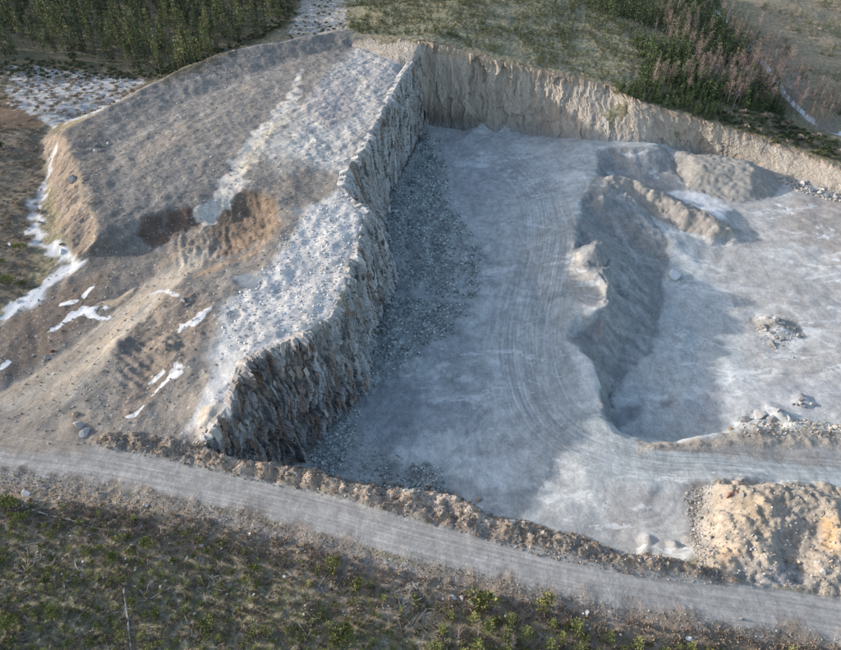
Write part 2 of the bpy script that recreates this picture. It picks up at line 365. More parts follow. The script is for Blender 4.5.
paint([(215, 335), (238, 325), (240, 352), (225, 385), (205, 420), (192, 428), (200, 390), (208, 360)], soft=1.2, rgb=(.42, .43, .44), snow=.52, rough=.3)
paint([(150, 292), (205, 292), (215, 320), (200, 350), (175, 380), (140, 420), (110, 420), (130, 380), (112, 352), (140, 320)], soft=1.5, rgb=(.20, .17, .145), stone=.6, rough=.8)
paint([(200, 355), (215, 335), (205, 395), (180, 425), (130, 432), (150, 400), (185, 385)], soft=1.5, rgb=(.22, .20, .18), stone=.5)
paint([(95, 240), (133, 240), (205, 262), (150, 300), (110, 335), (60, 380), (-60, 400), (-60, 345), (0, 330), (60, 270), (80, 260)], soft=1.2, rgb=(.155, .142, .13), stone=.5, rough=.4)
paint([(60, 290), (110, 270), (100, 300), (70, 340), (0, 380), (0, 330)], soft=2, rgb=(.13, .10, .08), stone=.5, k=.7)
# hollow
paint([(135, 234), (145, 216), (190, 208), (216, 202), (215, 225), (180, 240), (150, 246)], soft=.8, rgb=(.125, .09, .072), stone=.4)
paint([(216, 202), (240, 191), (262, 192), (277, 205), (279, 220), (268, 237), (240, 253), (210, 258), (190, 250), (212, 228)], soft=.9, rgb=(.18, .135, .10), stone=.5)
paint([(170, 240), (200, 226), (225, 245), (212, 262), (180, 275), (150, 290), (160, 262)], soft=1.2, rgb=(.26, .215, .175), stone=.7)
stroke([(279, 222), (270, 238), (245, 256), (222, 266), (200, 275)], 1.6, rgb=(.36, .26, .18), soft=1)
# dirt track
s_, d_, sd_, tt_, w_ = stroke([(-90, 432), (0, 420), (45, 392), (85, 358), (118, 325), (150, 296), (178, 270), (200, 256)], [15, 15, 13, 9.5, 8, 7, 7, 6], soft=1.2, reg='dirt_track', rgb=(.37, .325, .27), stone=.15, veg=0, rough=.05)
TRK = np.zeros(shape + (3,)); TRK[s_][..., 0] = sd_ * d_; TRK[s_][..., 1] = tt_; TRK[s_][..., 2] = w_
stroke([(100, 345), (130, 312), (160, 280)], 1.6, soft=.8, rgb=(.43, .35, .27))
stroke([(0, 425), (40, 402), (80, 370)], 3, soft=1, rgb=(.40, .33, .26), k=.8)
stroke([(0, 400), (60, 365), (95, 335)], 3, soft=1.5, rgb=(.33, .27, .215), k=.7)
# pale bleached track over the heap
stroke([(205, 222), (220, 200), (240, 170), (262, 135), (284, 112), (292, 92), (300, 70)], [3, 6.0, 6.2, 6, 6, 2.5, 2], soft=.7, jit=2.0, rgb=(.50, .465, .42), stone=.4, snow=.4)
stroke([(245, 170), (262, 140), (284, 118)], 2.2, soft=.8, rgb=(.60, .52, .40))
stroke([(160, 232), (240, 110), (280, 60)], .7, soft=.5, rgb=(.27, .25, .23), k=.5)
stroke([(110, 155), (180, 115), (240, 82), (300, 62)], 1.2, soft=.7, rgb=(.33, .31, .29), patchy=4)
stroke([(116, 160), (190, 120), (250, 86)], .8, soft=.5, rgb=(.33, .31, .29), patchy=4)
stroke([(125, 165), (200, 125), (262, 90)], .8, soft=.5, rgb=(.30, .285, .27), patchy=5)
paint([(160, 130), (185, 122), (190, 140), (150, 160), (125, 180), (118, 170)], soft=2.5, rgb=(.35, .29, .24), k=.55, stone=.9)
paint([(310, 92), (352, 90), (360, 112), (330, 130), (300, 110)], soft=2, rgb=(.27, .24, .25), k=.5)
# tan rim and pale rock edges by the left face
paint([(200, 410), (225, 400), (232, 412), (222, 435), (198, 444)], soft=.7, rgb=(.46, .40, .34), snow=.1)
# snow, ice
stroke([(52, 156), (46, 178), (40, 200), (34, 223), (39, 243), (58, 252), (75, 258)], [1.4, 1.6, 1.8, 2.4, 2.6, 2.8, 2.4], soft=1.2, jit=2.2, reg='snow_patch', snow=.78, rgb=(.6, .6, .6), veg=0)
stroke([(80, 262), (55, 280), (30, 298), (8, 316)], [2.2, 3.6, 4.6, 3.8], soft=1.2, jit=2.0, reg='snow_patch', snow=.88, rgb=(.6, .6, .6), veg=0)
stroke([(52, 330), (75, 315), (92, 311), (107, 316)], [1.5, 2.6, 3, 2.2], soft=1.0, jit=2, reg='snow_patch', snow=1.05)
stroke([(83, 298), (92, 290)], 1.5, soft=.4, snow=1.0)
stroke([(62, 305), (75, 303)], 1.2, soft=.4, snow=1.0)
stroke([(0, 370), (5, 366), (10, 362)], 1.3, soft=.4, snow=1.0)
stroke([(155, 392), (168, 380), (180, 370)], [1.2, 2.2, 1.2], soft=.8, jit=1.8, reg='snow_patch', snow=1.1)
stroke([(128, 415), (137, 410), (144, 406)], 1.3, soft=.8, jit=1.8, snow=1.0)
stroke([(150, 382), (162, 374)], 1.2, soft=.4, snow=.8)
stroke([(181, 330), (192, 322), (207, 315), (210, 308)], [1.2, 2.4, 2.6, 1], soft=1.0, jit=2, reg='snow_patch', snow=.9)
stroke([(150, 295), (165, 292), (178, 298)], 1.4, soft=.4, snow=.7)
stroke([(118, 397), (124, 392)], 2.4, soft=.5, snow=.55, patchy=1.5)
paint([(93, 304), (115, 300), (136, 286), (128, 298), (113, 307)], soft=.25, jit=.3, reg='puddle', rgb=(.42, .33, .24), stone=0, wet=1, rough=0, snow=0)
paint([(232, 277), (250, 273), (264, 280), (258, 289), (242, 290)], soft=.3, jit=.4, reg='puddle', rgb=(.20, .22, .24), stone=0, wet=.7, rough=0, snow=0)
paint([(227, 314), (237, 311), (244, 317), (236, 322)], soft=.3, jit=.4, reg='puddle', rgb=(.18, .20, .22), stone=0, wet=.7, rough=0, snow=0)
paint([(290, 208), (300, 206), (306, 213), (296, 216)], soft=.3, jit=.3, reg='puddle', rgb=(.17, .18, .20), stone=0, wet=.7, rough=0, snow=0)
paint([(283, 236), (290, 234), (292, 240), (286, 241)], soft=.3, jit=.3, reg='puddle', rgb=(.15, .16, .17), stone=0, wet=.7, rough=0, snow=0)
paint([(300, 124), (318, 128), (316, 137), (302, 134)], soft=.6, jit=.4, rgb=(.25, .26, .28), stone=.1, snow=0)
paint([(55, 424), (70, 420), (72, 445), (62, 446)], soft=.5, rgb=(.55, .52, .50), stone=.3, veg=0)
paint([(70, 412), (88, 410), (92, 436), (76, 440)], soft=.8, rgb=(.26, .21, .17), stone=.8, rough=1.2)
# quarry floor
PIT = [f[1][:2] for f in FACE] + [(-22, 69), (-8, 66), (8, 62.5), (20, 57.5), (34, 55), (42, 55)] + [tuple(un(*q)[:2]) for q in [(706, 560, -5), (712, 490, -8), (841, 492, -9.6), (930, 500, -10), (930, 210, -12.6)]] + [p[:2] for p in BTOE[::-1]][1:15]
paint(PIT, soft=.7, jit=.4, world=True, reg='quarry_floor', rgb=C_FLOOR, stone=.18, veg=0, rough=.15, snow=0)
FL = dict(stone=.5)
paint([(400, 125), (470, 130), (520, 155), (560, 190), (500, 200), (470, 215), (440, 180), (405, 160)], soft=4, rgb=(.34, .345, .35), stone=.3)
BLAST1 = [(412, 130), (430, 138), (446, 165), (452, 205), (470, 232), (486, 258), (478, 300), (440, 300), (415, 290), (395, 300), (392, 250), (376, 212), (398, 168)]
BLAST2 = [(392, 290), (420, 300), (470, 305), (470, 330), (430, 345), (405, 365), (385, 385), (366, 388), (364, 362), (372, 334), (384, 306)]
BLAST3 = [(346, 411), (362, 404), (356, 440), (345, 462), (352, 482), (330, 476), (304, 458), (325, 430)]
BLAST4 = [(400, 452), (420, 462), (442, 470), (446, 494), (420, 496), (398, 492), (380, 478), (372, 462)]
BLAST5 = [(350, 430), (385, 455), (400, 480), (380, 488), (350, 480)]
for P, kk in ((BLAST1, .85), (BLAST2, .85), (BLAST3, .95), (BLAST4, .95), (BLAST5, .6)):
    paint(P, soft=3.6, jit=2.4, rgb=(.27, .295, .288), stone=1.0, rough=1.1, k=kk)
paint([(366, 388), (400, 370), (430, 400), (415, 450), (385, 455), (350, 430), (348, 412)], soft=3, rgb=(.20, .22, .24), stone=.5, k=.7)
for (u, v, r) in ((478, 285, 4), (462, 310, 3), (448, 345, 6), (476, 262, 4), (490, 290, 3), (440, 395, 5), (470, 380, 4), (495, 320, 3), (455, 420, 5)):
    c = onto([(u, v)])[0]; an = np.linspace(0, 2 * np.pi, 9)[:-1]
    paint([(c[0] + r * math.cos(q) * 1.4, c[1] + r * math.sin(q)) for q in an], world=True, soft=2.0, rgb=(.24, .25, .265), k=.55, jit=1.6)
for (u, v, r) in ((506, 270, 2), (490, 292, 2.5), (515, 300, 3), (470, 288, 1.6), (464, 258, 2), (478, 282, 1.3), (500, 158, 6), (560, 182, 7), (520, 150, 6), (548, 150, 3), (470, 165, 4), (440, 440, 3), (420, 455, 4), (495, 470, 6), (462, 380, 2), (444, 394, 2), (596, 345, 3), (520, 480, 4)):
    c = onto([(u, v)])[0]; an = np.linspace(0, 2 * np.pi, 9)[:-1]
    paint([(c[0] + r * math.cos(q) * 1.5, c[1] + r * math.sin(q) * .8) for q in an], world=True, soft=1.2, rgb=(.52, .54, .535), k=.6, jit=2.2)
paint([(540, 515), (585, 505), (600, 535), (585, 540), (555, 533), (535, 526)], soft=1.5, rgb=(.26, .27, .28), k=.7)
stroke([(470, 495), (500, 515), (530, 520)], 4, soft=1.5, rgb=(.27, .28, .29), k=.7, patchy=3)
paint([(563, 340), (592, 352), (600, 385), (603, 420), (590, 400), (575, 375)], soft=1.5, rgb=(.50, .50, .49))
# rippled tan tops on the dumped edge
paint([(577, 222), (572, 246), (584, 262), (606, 286), (602, 308), (580, 306), (566, 280), (558, 245), (565, 225)], soft=1.2, rgb=(.40, .355, .31), k=.85)
# haul road
s_, d_, sd_, tt_, w_ = stroke([(500, 150), (535, 185), (548, 230), (540, 280), (530, 330), (535, 380), (556, 420), (600, 447), (660, 461), (720, 464), (780, 470), (841, 474), (930, 482)], [10, 13, 14, 15, 15, 15, 15, 14, 10, 9, 9, 9, 9], soft=2, reg='haul_road', jit=.5, rgb=(.335, .352, .345), stone=.1, k=.8)
m_ = w_ > TRK[s_][..., 2]
for c_, A_ in enumerate((sd_ * d_, tt_, w_)): TRK[s_][..., c_] = np.where(m_, A_, TRK[s_][..., c_])
paint([(650, 446), (720, 440), (841, 440), (930, 448), (930, 470), (841, 466), (750, 460)], soft=1.5, rgb=(.27, .255, .24), stone=.3, reg='haul_road')
paint([(600, 490), (700, 484), (708, 500), (700, 545), (660, 558), (610, 545)], soft=2, rgb=(.34, .335, .325), stone=.15)
# basin
paint([(700, 190), (790, 200), (841, 200), (930, 230), (930, 420), (841, 420), (760, 400), (740, 330), (700, 260)], soft=3, rgb=(.36, .35, .335), stone=.15)
paint([(800, 195), (841, 195), (930, 215), (930, 290), (841, 270), (780, 230)], soft=4, rgb=(.33, .30, .275), stone=.2)
paint([(667, 188), (700, 192), (730, 205), (720, 222), (690, 208)], soft=1.2, rgb=(.55, .56, .57))
for L in ([(776, 205), (792, 216)], [(781, 203), (794, 214)], [(815, 226), (831, 240)], [(822, 226), (838, 238)], [(795, 246), (841, 262)], [(800, 268), (841, 284)], [(750, 250), (790, 262)], [(820, 305), (841, 312)], [(800, 322), (841, 320)]):
    stroke(L, .9, soft=.4, rgb=(.66, .67, .68), patchy=2.5, jit=1.2)
for (u, v, r) in ((800, 255, 6), (830, 275, 5), (770, 315, 6), (720, 290, 5), (835, 395, 5), (680, 300, 4), (800, 340, 6)):
    c = onto([(u, v)])[0]; an = np.linspace(0, 2 * np.pi, 9)[:-1]
    paint([(c[0] + r * math.cos(q) * 1.8, c[1] + r * math.sin(q) * .7) for q in an], world=True, soft=1.5, rgb=(.47, .465, .455), k=.6, jit=2.4)
paint([(690, 390), (830, 380), (841, 415), (760, 415), (700, 428)], soft=3, rgb=(.37, .375, .38))
for (u, v, r) in ((770, 325, 4), (786, 318, 3), (800, 332, 2.2)):
    c = onto([(u, v)])[0]; an = np.linspace(0, 2 * np.pi, 9)[:-1]
    paint([(c[0] + r * math.cos(q) * 1.3, c[1] + r * math.sin(q) * .8) for q in an], world=True, soft=1.0, rgb=(.16, .15, .12), k=.5, jit=2.6, stone=.8)
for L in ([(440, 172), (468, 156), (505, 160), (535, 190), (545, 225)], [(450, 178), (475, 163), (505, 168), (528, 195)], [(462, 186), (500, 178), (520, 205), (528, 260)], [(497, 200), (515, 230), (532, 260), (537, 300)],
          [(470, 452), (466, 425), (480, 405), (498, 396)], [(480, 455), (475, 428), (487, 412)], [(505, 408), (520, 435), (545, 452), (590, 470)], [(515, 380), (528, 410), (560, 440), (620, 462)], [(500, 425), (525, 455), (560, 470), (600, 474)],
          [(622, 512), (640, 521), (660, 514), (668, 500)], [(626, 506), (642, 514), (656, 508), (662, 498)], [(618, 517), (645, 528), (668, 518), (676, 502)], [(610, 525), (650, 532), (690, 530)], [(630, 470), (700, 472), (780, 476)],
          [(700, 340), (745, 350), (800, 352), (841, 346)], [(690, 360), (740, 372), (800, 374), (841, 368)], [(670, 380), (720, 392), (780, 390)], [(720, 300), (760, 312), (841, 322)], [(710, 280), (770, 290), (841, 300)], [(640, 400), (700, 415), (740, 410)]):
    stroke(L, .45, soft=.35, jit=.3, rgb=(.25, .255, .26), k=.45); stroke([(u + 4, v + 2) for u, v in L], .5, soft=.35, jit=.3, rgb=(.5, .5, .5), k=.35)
# banks and piles (bank sand is darker than the piles, with paler and darker tongues)
SAND = (.225, .23, .228)
bank = [(595, 150), (598, 165), (592, 180), (592, 190), (580, 198), (577, 222), (573, 246), (584, 268), (606, 286), (602, 309), (566, 338), (593, 361), (601, 388), (605, 422), (614, 425), (616, 395), (628, 372), (652, 352), (662, 320), (664, 285), (670, 258), (668, 240), (640, 200), (610, 175)]
paint(bank, soft=.8, reg='sand_bank', rgb=SAND, stone=.3, rough=.5)
paint([(602, 182), (602, 172), (625, 178), (656, 188), (682, 201), (702, 210), (718, 219), (738, 230), (742, 238), (710, 241), (672, 227), (640, 208)], soft=.6, jit=.4, reg='pile_ridge', rgb=(.29, .265, .235), stone=.4, rough=.8)
paint([(597, 149), (612, 147.5), (650, 146.5), (664, 147), (676, 160), (692, 189), (664, 192), (640, 183), (612, 172), (600, 165)], soft=.6, jit=.4, reg='pile_smooth', rgb=(.28, .275, .27), stone=.15, rough=.2)
paint([(672, 172), (676, 152), (700, 150), (748, 155), (762, 166), (784, 184), (772, 198), (742, 203), (712, 198), (690, 191)], soft=.6, jit=.4, reg='pile_rippled', rgb=(.285, .27, .245), stone=.35, rough=.4)
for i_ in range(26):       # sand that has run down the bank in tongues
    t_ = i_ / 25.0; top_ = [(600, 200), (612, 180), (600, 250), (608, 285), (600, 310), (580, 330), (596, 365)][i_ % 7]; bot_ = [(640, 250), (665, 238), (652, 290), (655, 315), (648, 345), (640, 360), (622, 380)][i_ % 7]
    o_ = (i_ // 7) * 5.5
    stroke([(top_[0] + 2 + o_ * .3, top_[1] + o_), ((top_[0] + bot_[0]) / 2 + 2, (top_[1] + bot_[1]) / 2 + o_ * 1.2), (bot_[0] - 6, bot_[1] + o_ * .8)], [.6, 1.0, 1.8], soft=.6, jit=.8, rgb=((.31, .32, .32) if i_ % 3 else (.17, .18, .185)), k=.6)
paint([(606, 402), (622, 408), (644, 404), (640, 418), (626, 426), (610, 424)], soft=1, jit=1.2, rgb=(.21, .22, .23), k=.8)  # shade of the hollow under the steep bank edge, put into the colour
paint([(662, 402), (676, 401), (672, 408), (660, 408)], soft=.7, jit=.8, rgb=(.22, .225, .23), k=.8)
rr_ = random.Random(3)
for i_ in range(46):       # wheel marks that follow the traffic over the floor
    o_ = rr_.uniform(-36, 30); p_ = rr_.uniform(-6, 6); k0 = rr_.randrange(0, 5); k1 = k0 + rr_.randrange(3, 6)
    P_ = [(500 + o_ * 1.2, 158), (530 + o_, 195), (540 + o_, 240), (532 + o_, 290), (526 + o_, 340), (532 + o_ * .9, 385), (556 + o_ * .6, 425 - o_ * .3), (605, 450 - o_ * .35), (670, 462 - o_ * .15), (760, 466 - o_ * .1)]
    stroke([(u + p_, v) for u, v in P_[k0:k1 + 1]], .4, soft=.3, jit=.12, rgb=((.27, .28, .285) if rr_.random() < .6 else (.47, .48, .48)), k=.5, patchy=(7 if rr_.random() < .5 else 0))
# blade marks under the bank at the near side of the basin
paint([(632, 440), (700, 437), (760, 428), (841, 432), (930, 440), (930, 452), (841, 446), (740, 446), (640, 452)], soft=1, rgb=(.33, .29, .245), stone=.7, rough=.8)
# rubble hill
paint([(700, 575), (698, 540), (706, 505), (712, 484), (735, 480), (790, 482), (850, 490), (900, 510), (900, 600), (841, 600), (780, 588)], soft=.8, reg='rubble_hill', rgb=(.33, .285, .235), stone=.5, rough=.6, veg=0)
paint([(716, 500), (735, 500), (738, 560), (712, 572), (714, 540)], soft=1, rgb=(.42, .35, .275), stone=.4)
paint([(740, 495), (775, 500), (770, 545), (745, 530)], soft=2, rgb=(.33, .26, .18), k=.6)
paint([(820, 515), (838, 520), (836, 560), (826, 545)], soft=.8, rgb=(.46, .30, .15), k=.8)
paint([(722, 548), (742, 552), (736, 566), (718, 568)], soft=.8, rgb=(.46, .33, .22), k=.8)
paint([(775, 565), (790, 560), (815, 585), (790, 592), (740, 588), (745, 578)], soft=1.2, rgb=(.26, .25, .245), k=.9)
paint([(690, 488), (708, 484), (704, 530), (698, 570), (688, 560), (690, 520)], soft=.7, rgb=(.22, .205, .19), stone=1, k=.8)
# berm
BERM = [(88, 438), (140, 434), (196, 443), (250, 460), (300, 467), (350, 481), (400, 488), (450, 492), (489, 516), (525, 521), (560, 533), (588, 537), (620, 554), (651, 556), (700, 567), (745, 585), (700, 584), (620, 573), (540, 557), (470, 535), (400, 516), (330, 497), (250, 481), (180, 463), (110, 450)]
paint(BERM, soft=.6, jit=.5, reg='gravel_berm', rgb=(.235, .195, .165), stone=1, rough=1.2, veg=.25)
stroke([(200, 447), (250, 464), (300, 473), (360, 488), (420, 497), (465, 508)], 3.0, soft=1, rgb=(.38, .30, .24), stone=1, patchy=3)
stroke([(420, 495), (465, 505), (490, 522)], 3.0, soft=1, rgb=(.42, .35, .30), stone=1)
stroke([(340, 500), (400, 518), (470, 538), (540, 560), (620, 578), (700, 590)], 1.6, soft=.7, rgb=(.22, .205, .19), stone=.9, k=.7)
# near road
s_, d_, sd_, tt_, w_ = stroke([(-90, 436), (0, 450), (100, 464), (200, 484), (300, 507), (400, 534.5), (500, 560.5), (600, 582.5), (700, 599), (780, 610), (841, 620), (950, 638)], [9.5, 8.6, 7.2, 6.6, 6.6, 6.4, 6.4, 6.0, 6.2, 6.4, 6.5, 6.5], soft=.35, reg='gravel_road', jit=.22, rgb=C_ROAD, stone=.12, veg=0, rough=.03, snow=0)
m_ = w_ > TRK[s_][..., 2]
for c_, A_ in enumerate((sd_ * d_, tt_, w_)): TRK[s_][..., c_] = np.where(m_, A_, TRK[s_][..., c_])
paint([(-60, 425), (20, 410), (70, 400), (95, 420), (90, 448), (40, 455), (-60, 445)], soft=2, rgb=(.26, .225, .19), stone=.3, veg=0, rough=.2)
# gravelly verge below the road
stroke([(-90, 466), (0, 478), (100, 490), (200, 510), (300, 537), (400, 566), (500, 590), (600, 611), (700, 628), (841, 648)], [2, 2.2, 2.2, 2.8, 3.2, 3.2, 3.5, 3.5, 3.2, 3], soft=1.2, jit=1.6, rgb=(.25, .235, .22), stone=1, veg=.15, rough=.5)
stroke([(0, 468), (120, 484), (240, 514), (330, 538)], .9, soft=.4, rgb=(.12, .10, .085), stone=1, patchy=3, k=.8)
stroke([(-90, 490), (0, 505), (100, 515), (200, 537), (300, 560), (400, 592), (500, 612), (600, 632), (700, 650), (841, 668)], [7, 9, 9, 8, 8, 8, 8, 7, 7, 7], soft=2, jit=2.2, rgb=(.25, .195, .16), stone=.8, veg=.4, rough=.6, k=.85)
# the open land beyond
paint([(352, 36), (345, 0), (330, -60), (620, -60), (640, 40), (640, 75), (620, 88), (560, 72), (500, 60), (432, 40)], soft=3, reg='clearing', rgb=(.185, .18, .13), veg=.8)
stroke([(367, 36), (432, 41), (500, 60), (560, 73), (610, 85)], 2.4, soft=1, rgb=(.30, .20, .14), veg=.4, patchy=5)
paint([(730, -60), (760, 30), (790, 90), (841, 120), (960, 160), (960, -60)], soft=4, reg='moorland', rgb=(.23, .18, .15), veg=.85)
for i_ in range(16):
    v_ = 6 + i_ * 7.5; stroke([(775 + i_ * 4, v_), (820 + i_ * 4, v_ + 6), (960, v_ + 20)], 1.8, soft=1.2, jit=3, patchy=6, rgb=[(.12, .11, .06), (.34, .28, .23), (.10, .085, .065)][i_ % 3], k=.7)
for L, w in (([(760, 10), (960, 40)], 5), ([(770, 50), (960, 90)], 5), ([(800, 72), (960, 105)], 4)):
    stroke(L, w, soft=2, rgb=(.29, .22, .165), veg=.5, patchy=9, jit=2)
paint([(775, 70), (800, 72), (812, 95), (800, 105), (785, 92)], soft=2, snow=.5, rgb=(.2, .18, .17))
stroke([(712, -20), (713, 2), (728, 22), (748, 48), (765, 66), (775, 82), (790, 100), (806, 116), (822, 126), (841, 134), (900, 150)], [3, 3, 3, 3.2, 3.2, 3, 3.5, 4, 6, 5, 5], soft=.6, reg='snowy_track', snow=.9, rgb=(.5, .5, .5), veg=0)
paint([(814, 118), (832, 122), (841, 128), (836, 134), (818, 130)], soft=.6, rgb=(.2, .17, .15), snow=.15, veg=.4)
paint([(620, -60), (712, -60), (728, 22), (770, 80), (800, 112), (790, 120), (740, 118), (640, 95), (642, 40)], soft=2, reg='forest_floor', rgb=(.065, .06, .045), veg=.8)
paint([(-120, 60), (0, 58), (100, 68), (150, 74), (225, 50), (235, 56), (165, 84), (130, 84), (60, 72), (0, 70), (-120, 72)], soft=3, jit=2.5, rgb=(.07, .055, .042), veg=.5, k=.9)
paint([(-120, -60), (320, -60), (300, 0), (290, 26), (255, 42), (225, 52), (160, 80), (100, 72), (0, 62), (-120, 60)], soft=3, reg='forest_floor', rgb=(.05, .045, .035), veg=.6, snow=.25)
paint([(632, 94), (700, 118), (760, 138), (805, 152), (841, 166), (930, 190), (930, 165), (841, 140), (790, 122), (740, 116), (650, 92)], soft=1.5, rgb=(.12, .095, .07), veg=.9)

# ------------------------------------------------------------------ relief detail
RO = blur(ROUGH, 2); ACT = sstep(0.2, 2.0, np.abs(fdist) + (fdist > 0) * .3)
NEAR = sstep(700, 300, np.abs(X) + np.abs(Y - 180))
D = (fbm(X, Y, 9, 3, 1) * .45 + fbm(X, Y, 2.6, 3, 2) * .22) * RO
r1 = 1 - np.abs(fbm(X, Y, 4.5, 4, 3)) * 2; D += r1 * .22 * np.clip(RO - .3, 0, 1.4)
f1, f2, cid, lx, ly = cells(X / 1.3, Y / 1.3, 5)
D += (cid - .4) * .30 * sstep(.02, .22, f2) * np.clip(RO - .45, 0, 1.3) * (cid > .3)
f1, f2, cid, lx, ly = cells(X / .6, Y / .6, 6)
D += (cid ** 3) * .28 * sstep(.0, .3, f2) * np.clip(STONE, 0, 1) * np.clip(RO * 1.6 - .3, 0, 1.2)
D += VEG * (fbm(X, Y, 22, 3, 8) * .8 + fbm(X, Y, 1.4, 3, 9) * .22)
fl = (REG == region('quarry_floor')).astype(float)
D += blur(fl, 3) * (fbm(X, Y, 16, 3, 12) * .35 + fbm(X, Y, 3, 2, 13) * .06)
fm = REG == region('quarry_floor')
for P, h in ((BLAST1, 1.1), (BLAST2, .9), (BLAST3, .9), (BLAST4, 1.0)):
    s, w, sd = weight_poly(world_poly(P), 3.0, 1.5); D[s] += w * h * (.55 + .9 * fbm(X[s], Y[s], 6, 3, 31))
# ruts on the haul road and the tracks
D -= TRK[..., 2] * .008 * np.cos(TRK[..., 0] * 2.6 + 1.5 * fbm(X, Y, 25, 2, 40))
# gullied bank: furrows run down slope
gy, gx = np.gradient(Z, GY, GX); sl_ = np.hypot(gx, gy)
def mask(n, k=4): return blur((REG == region(n)).astype(float), k)
mb = mask('sand_bank')
al = (X * .35 + Y * .94)
D += mb * sstep(.2, .6, sl_) * (.8 * fbm(al, X * .25, 8, 3, 49) + .35 * fbm(al, X * .35, 3.2, 3, 50) + .3 * np.abs(fbm(al * 1.0, X * .2, 1.8, 2, 51)))
mr = mask('pile_rippled')
rr = X * .55 + Y * .83
D += mr * (.42 * np.abs(np.sin(rr * 1.25 + 2.2 * fbm(X, Y, 6, 2, 53))) * (.5 + .8 * np.abs(vnoise(X / 2.2, Y / 2.2, 54))) + .2 * fbm(X, Y, 2, 2, 55))
md = mask('pile_ridge'); D += md * .55 * fbm(X, Y, 2.6, 4, 57)
for (u, v, z, r, h) in ((603, 198, -6.2, 3.2, 2.4), (593, 256, -5.8, 4.2, 3.4), (613, 176, -5.8, 2.5, .8), (672, 332, -16, 5, 1.3), (684, 338, -16, 3, .8), (775, 330, -15.8, 5, 1.5), (766, 322, -15.8, 3, 1.2), (802, 404, -15, 2.5, 1.0), (757, 420, -13, 4, 1.6), (775, 415, -13, 4, 1.5), (741, 425, -12, 3, 1.2), (718, 226, -9, 3, 1.3), (735, 231, -11, 3, 1.2), (689, 209, -8, 2.5, 1.2),
                     (646, 540, -9.5, 1.4, 1.1), (690, 545, -9.5, 1.5, 1.2), (672, 548, -9.5, 1.3, 1.1), (645, 552, -9.5, 1.2, .7), (162, 350, 3, 4, 1.4), (118, 345, 3, 3, 1.2),
                     (680, 405, -17.5, 4, .9)):
    c = un(u, v, z); q = np.hypot(X - c[0], Y - c[1]) + .14 * r * fbm(X, Y, 2.2, 2, 60)
    D += h * np.clip(1 - q / r, 0, 1) ** .9
mh = mask('rubble_hill', 2); kf1, kf2, kc, _a, _b = cells(X / .95 + .3 * jx, Y / .95 + .3 * jy, 8); knob = (kc ** 2) * .5 * sstep(0, .25, kf2); D += mh * (.55 * knob + .6 * fbm(X, Y, 4.2, 4, 61) + .3 * (1 - 2 * np.abs(fbm(X, Y, 2.4, 3, 62))))
mbm = mask('gravel_berm', 2); D += mbm * (.6 * fbm(X, Y, 3.2, 4, 63) + .15 + .8 * knob)
# ribs left by the digger on the hollow and the small pit
hol = weight_poly(world_poly([(170, 240), (216, 202), (262, 192), (279, 215), (260, 245), (212, 262), (180, 270)]), 1.5); s = hol[0]
D[s] += hol[1] * .35 * fbm(X[s] * 1.0 + Y[s] * .3, Y[s] * .25, 1.3, 3, 66)
scp = weight_poly(world_poly([(118, 350), (160, 335), (185, 350), (150, 385), (118, 395)]), 1.5); s = scp[0]
D[s] += scp[1] * .16 * np.sin((X[s] * .6 + Y[s] * .8) * 3.6 + fbm(X[s], Y[s], 4, 2, 67))
# heaped crest wobble and horizontal benches left by dumping
he = mask('spoil_heap', 3)
D += he * (.35 * fbm(X, Y, 12, 3, 70) + .30 * fbm(X * .8 + Y * .5, X * .15 - Y * .25, 3.0, 3, 71) * .6)
Z = Z + D * NEAR * np.clip(ACT, .0, 1)
Z += (1 - NEAR) * fbm(X, Y, 420, 4, 80) * 26 * sstep(350, 900, np.hypot(X, Y - 180))
# broad tonal wear in the dust (a property of the ground itself)
tone = 1 + .13 * fbm(X, Y, 14, 4, 90) + .10 * fbm(X, Y, 2.2, 3, 91)
fq = blur(((REG == region('quarry_floor')) | (REG == region('haul_road')) | (REG == region('sand_bank'))).astype(float), 3)
tone += fq * (.10 * fbm(X + 9 * jx * .3, Y + 2.5 * jy, 3.2, 5, 92, .62) + .10 * np.abs(fbm(X * .5, Y, 7, 4, 93, .6)))
RGB *= tone[..., None]

